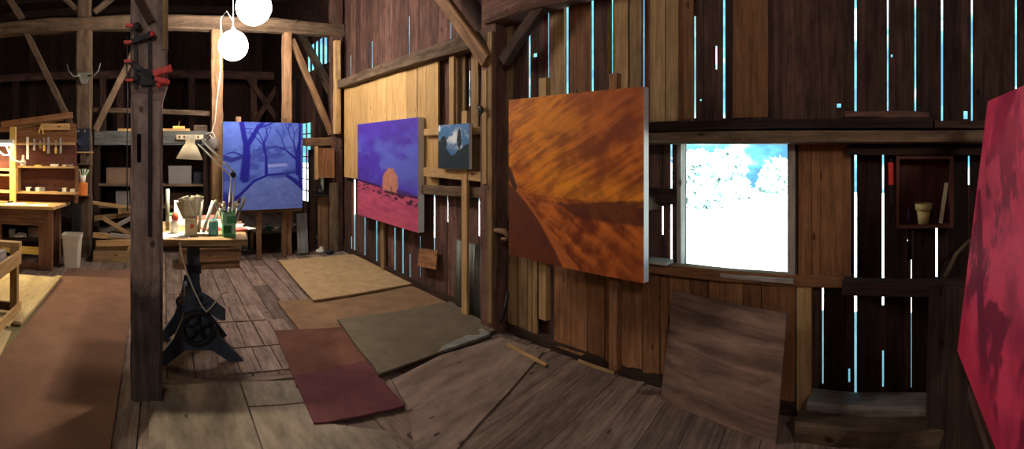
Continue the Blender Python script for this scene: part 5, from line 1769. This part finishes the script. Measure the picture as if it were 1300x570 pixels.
one('twisted_root', MB().tube([onX(625, 292, 2.66), onX(634, 293, 2.60), onX(641, 294, 2.55), onX(645, 299, 2.55), onX(643, 304, 2.56), onX(637, 303, 2.57)], [.02, .022, .026, .022, .016, .012], 8), M['brownbeam'], 'knotty brown wood stub sticking out of the wall post', 'wood stub')
one('black_hose', MB().tube([fl(626, 420, .03), fl(634, 412, .05), onX(641, 395, 2.6), onX(645, 372, 2.66)], .014, 8), M['black'], 'black hose at the foot of the wall post', 'hose')

# ------------------------------------------------------------------ outdoors, seen through the window and gaps
og = MB()
nn = 40
gv, gf = [], []
for a_ in range(nn + 1):
    for b_ in range(nn + 1):
        t3 = a_ / nn
        yy = -60 + 140 * b_ / nn
        xe = 26 + 3.0 * math.sin(yy * .31) + 1.5 * math.sin(yy * 1.13 + 1)
        xx = 2.9 + (xe - 2.9) * t3
        gv.append((xx, yy, -.62 + .10 * math.sin(xx * .5) * math.sin(yy * .4) - (3.0 * max(0, t3 - .9) / .1 if t3 > .9 else 0)))
for a_ in range(nn):
    for b_ in range(nn):
        q_ = a_ * (nn + 1) + b_
        gf.append((q_, q_ + nn + 1, q_ + nn + 2, q_ + 1))
og._add(gv, gf, [[(0, 0)] * 4] * len(gf), .5, True)
og.box((2.95, -60, -3.6), (22, 80, -.8))
struct('ground', og, M['ground'])
R = random.Random(5)


def crown(mb, c, rad, n_):
    for k in range(n_):
        d = Vector((R.gauss(0, 1), R.gauss(0, 1), R.gauss(0, .8)))
        d = d.normalized() * rad * R.random() ** .4
        p = Vector(c) + d
        s_ = R.uniform(.15, .42)
        a1 = Vector((R.gauss(0, 1), R.gauss(0, 1), R.gauss(0, 1))).normalized()
        a2 = a1.orthogonal().normalized()
        mb._add([p - a1 * s_, p + a2 * s_ * .6, p + a1 * s_, p - a2 * s_ * .6], [(0, 1, 2, 3)], [[(0, 0)] * 4], R.random())


for (x_, y_, hh, rad, lb) in [(17, 8.1, .75, 1.0, 'overexposed leafy bush outside, at the left of the window view'), (21, 8.4, .9, .9, 'pale bush outside, in the middle of the window view'),
                              (24, 6.6, .3, 1.0, 'low pale bush outside, at the right of the window view'), (12, 18, 3.6, 2.4, 'pale tree outside beyond the rear siding')]:
    tr_ = thing('tree', lb, 'tree', (x_, y_, -.6))
    mb = MB()
    crown(mb, (x_, y_, hh - .2), rad, 900)
    crown(mb, (x_ + .6, y_ + rad * .7, hh - .9), rad * .7, 400)
    crown(mb, (x_ - .4, y_ - rad * .7, hh - 1.2), rad * .7, 400)
    mb.build('foliage', M['leaf'], tr_)
    MB().tube([(x_, y_, -.6), (x_ + .1, y_, hh * .4), (x_, y_ + .1, hh)], [.2, .14, .06], 10).build('trunk', M['bark'], tr_)

for ob in list(bpy.data.objects):
    if '_o' in ob:
        del ob['_o']
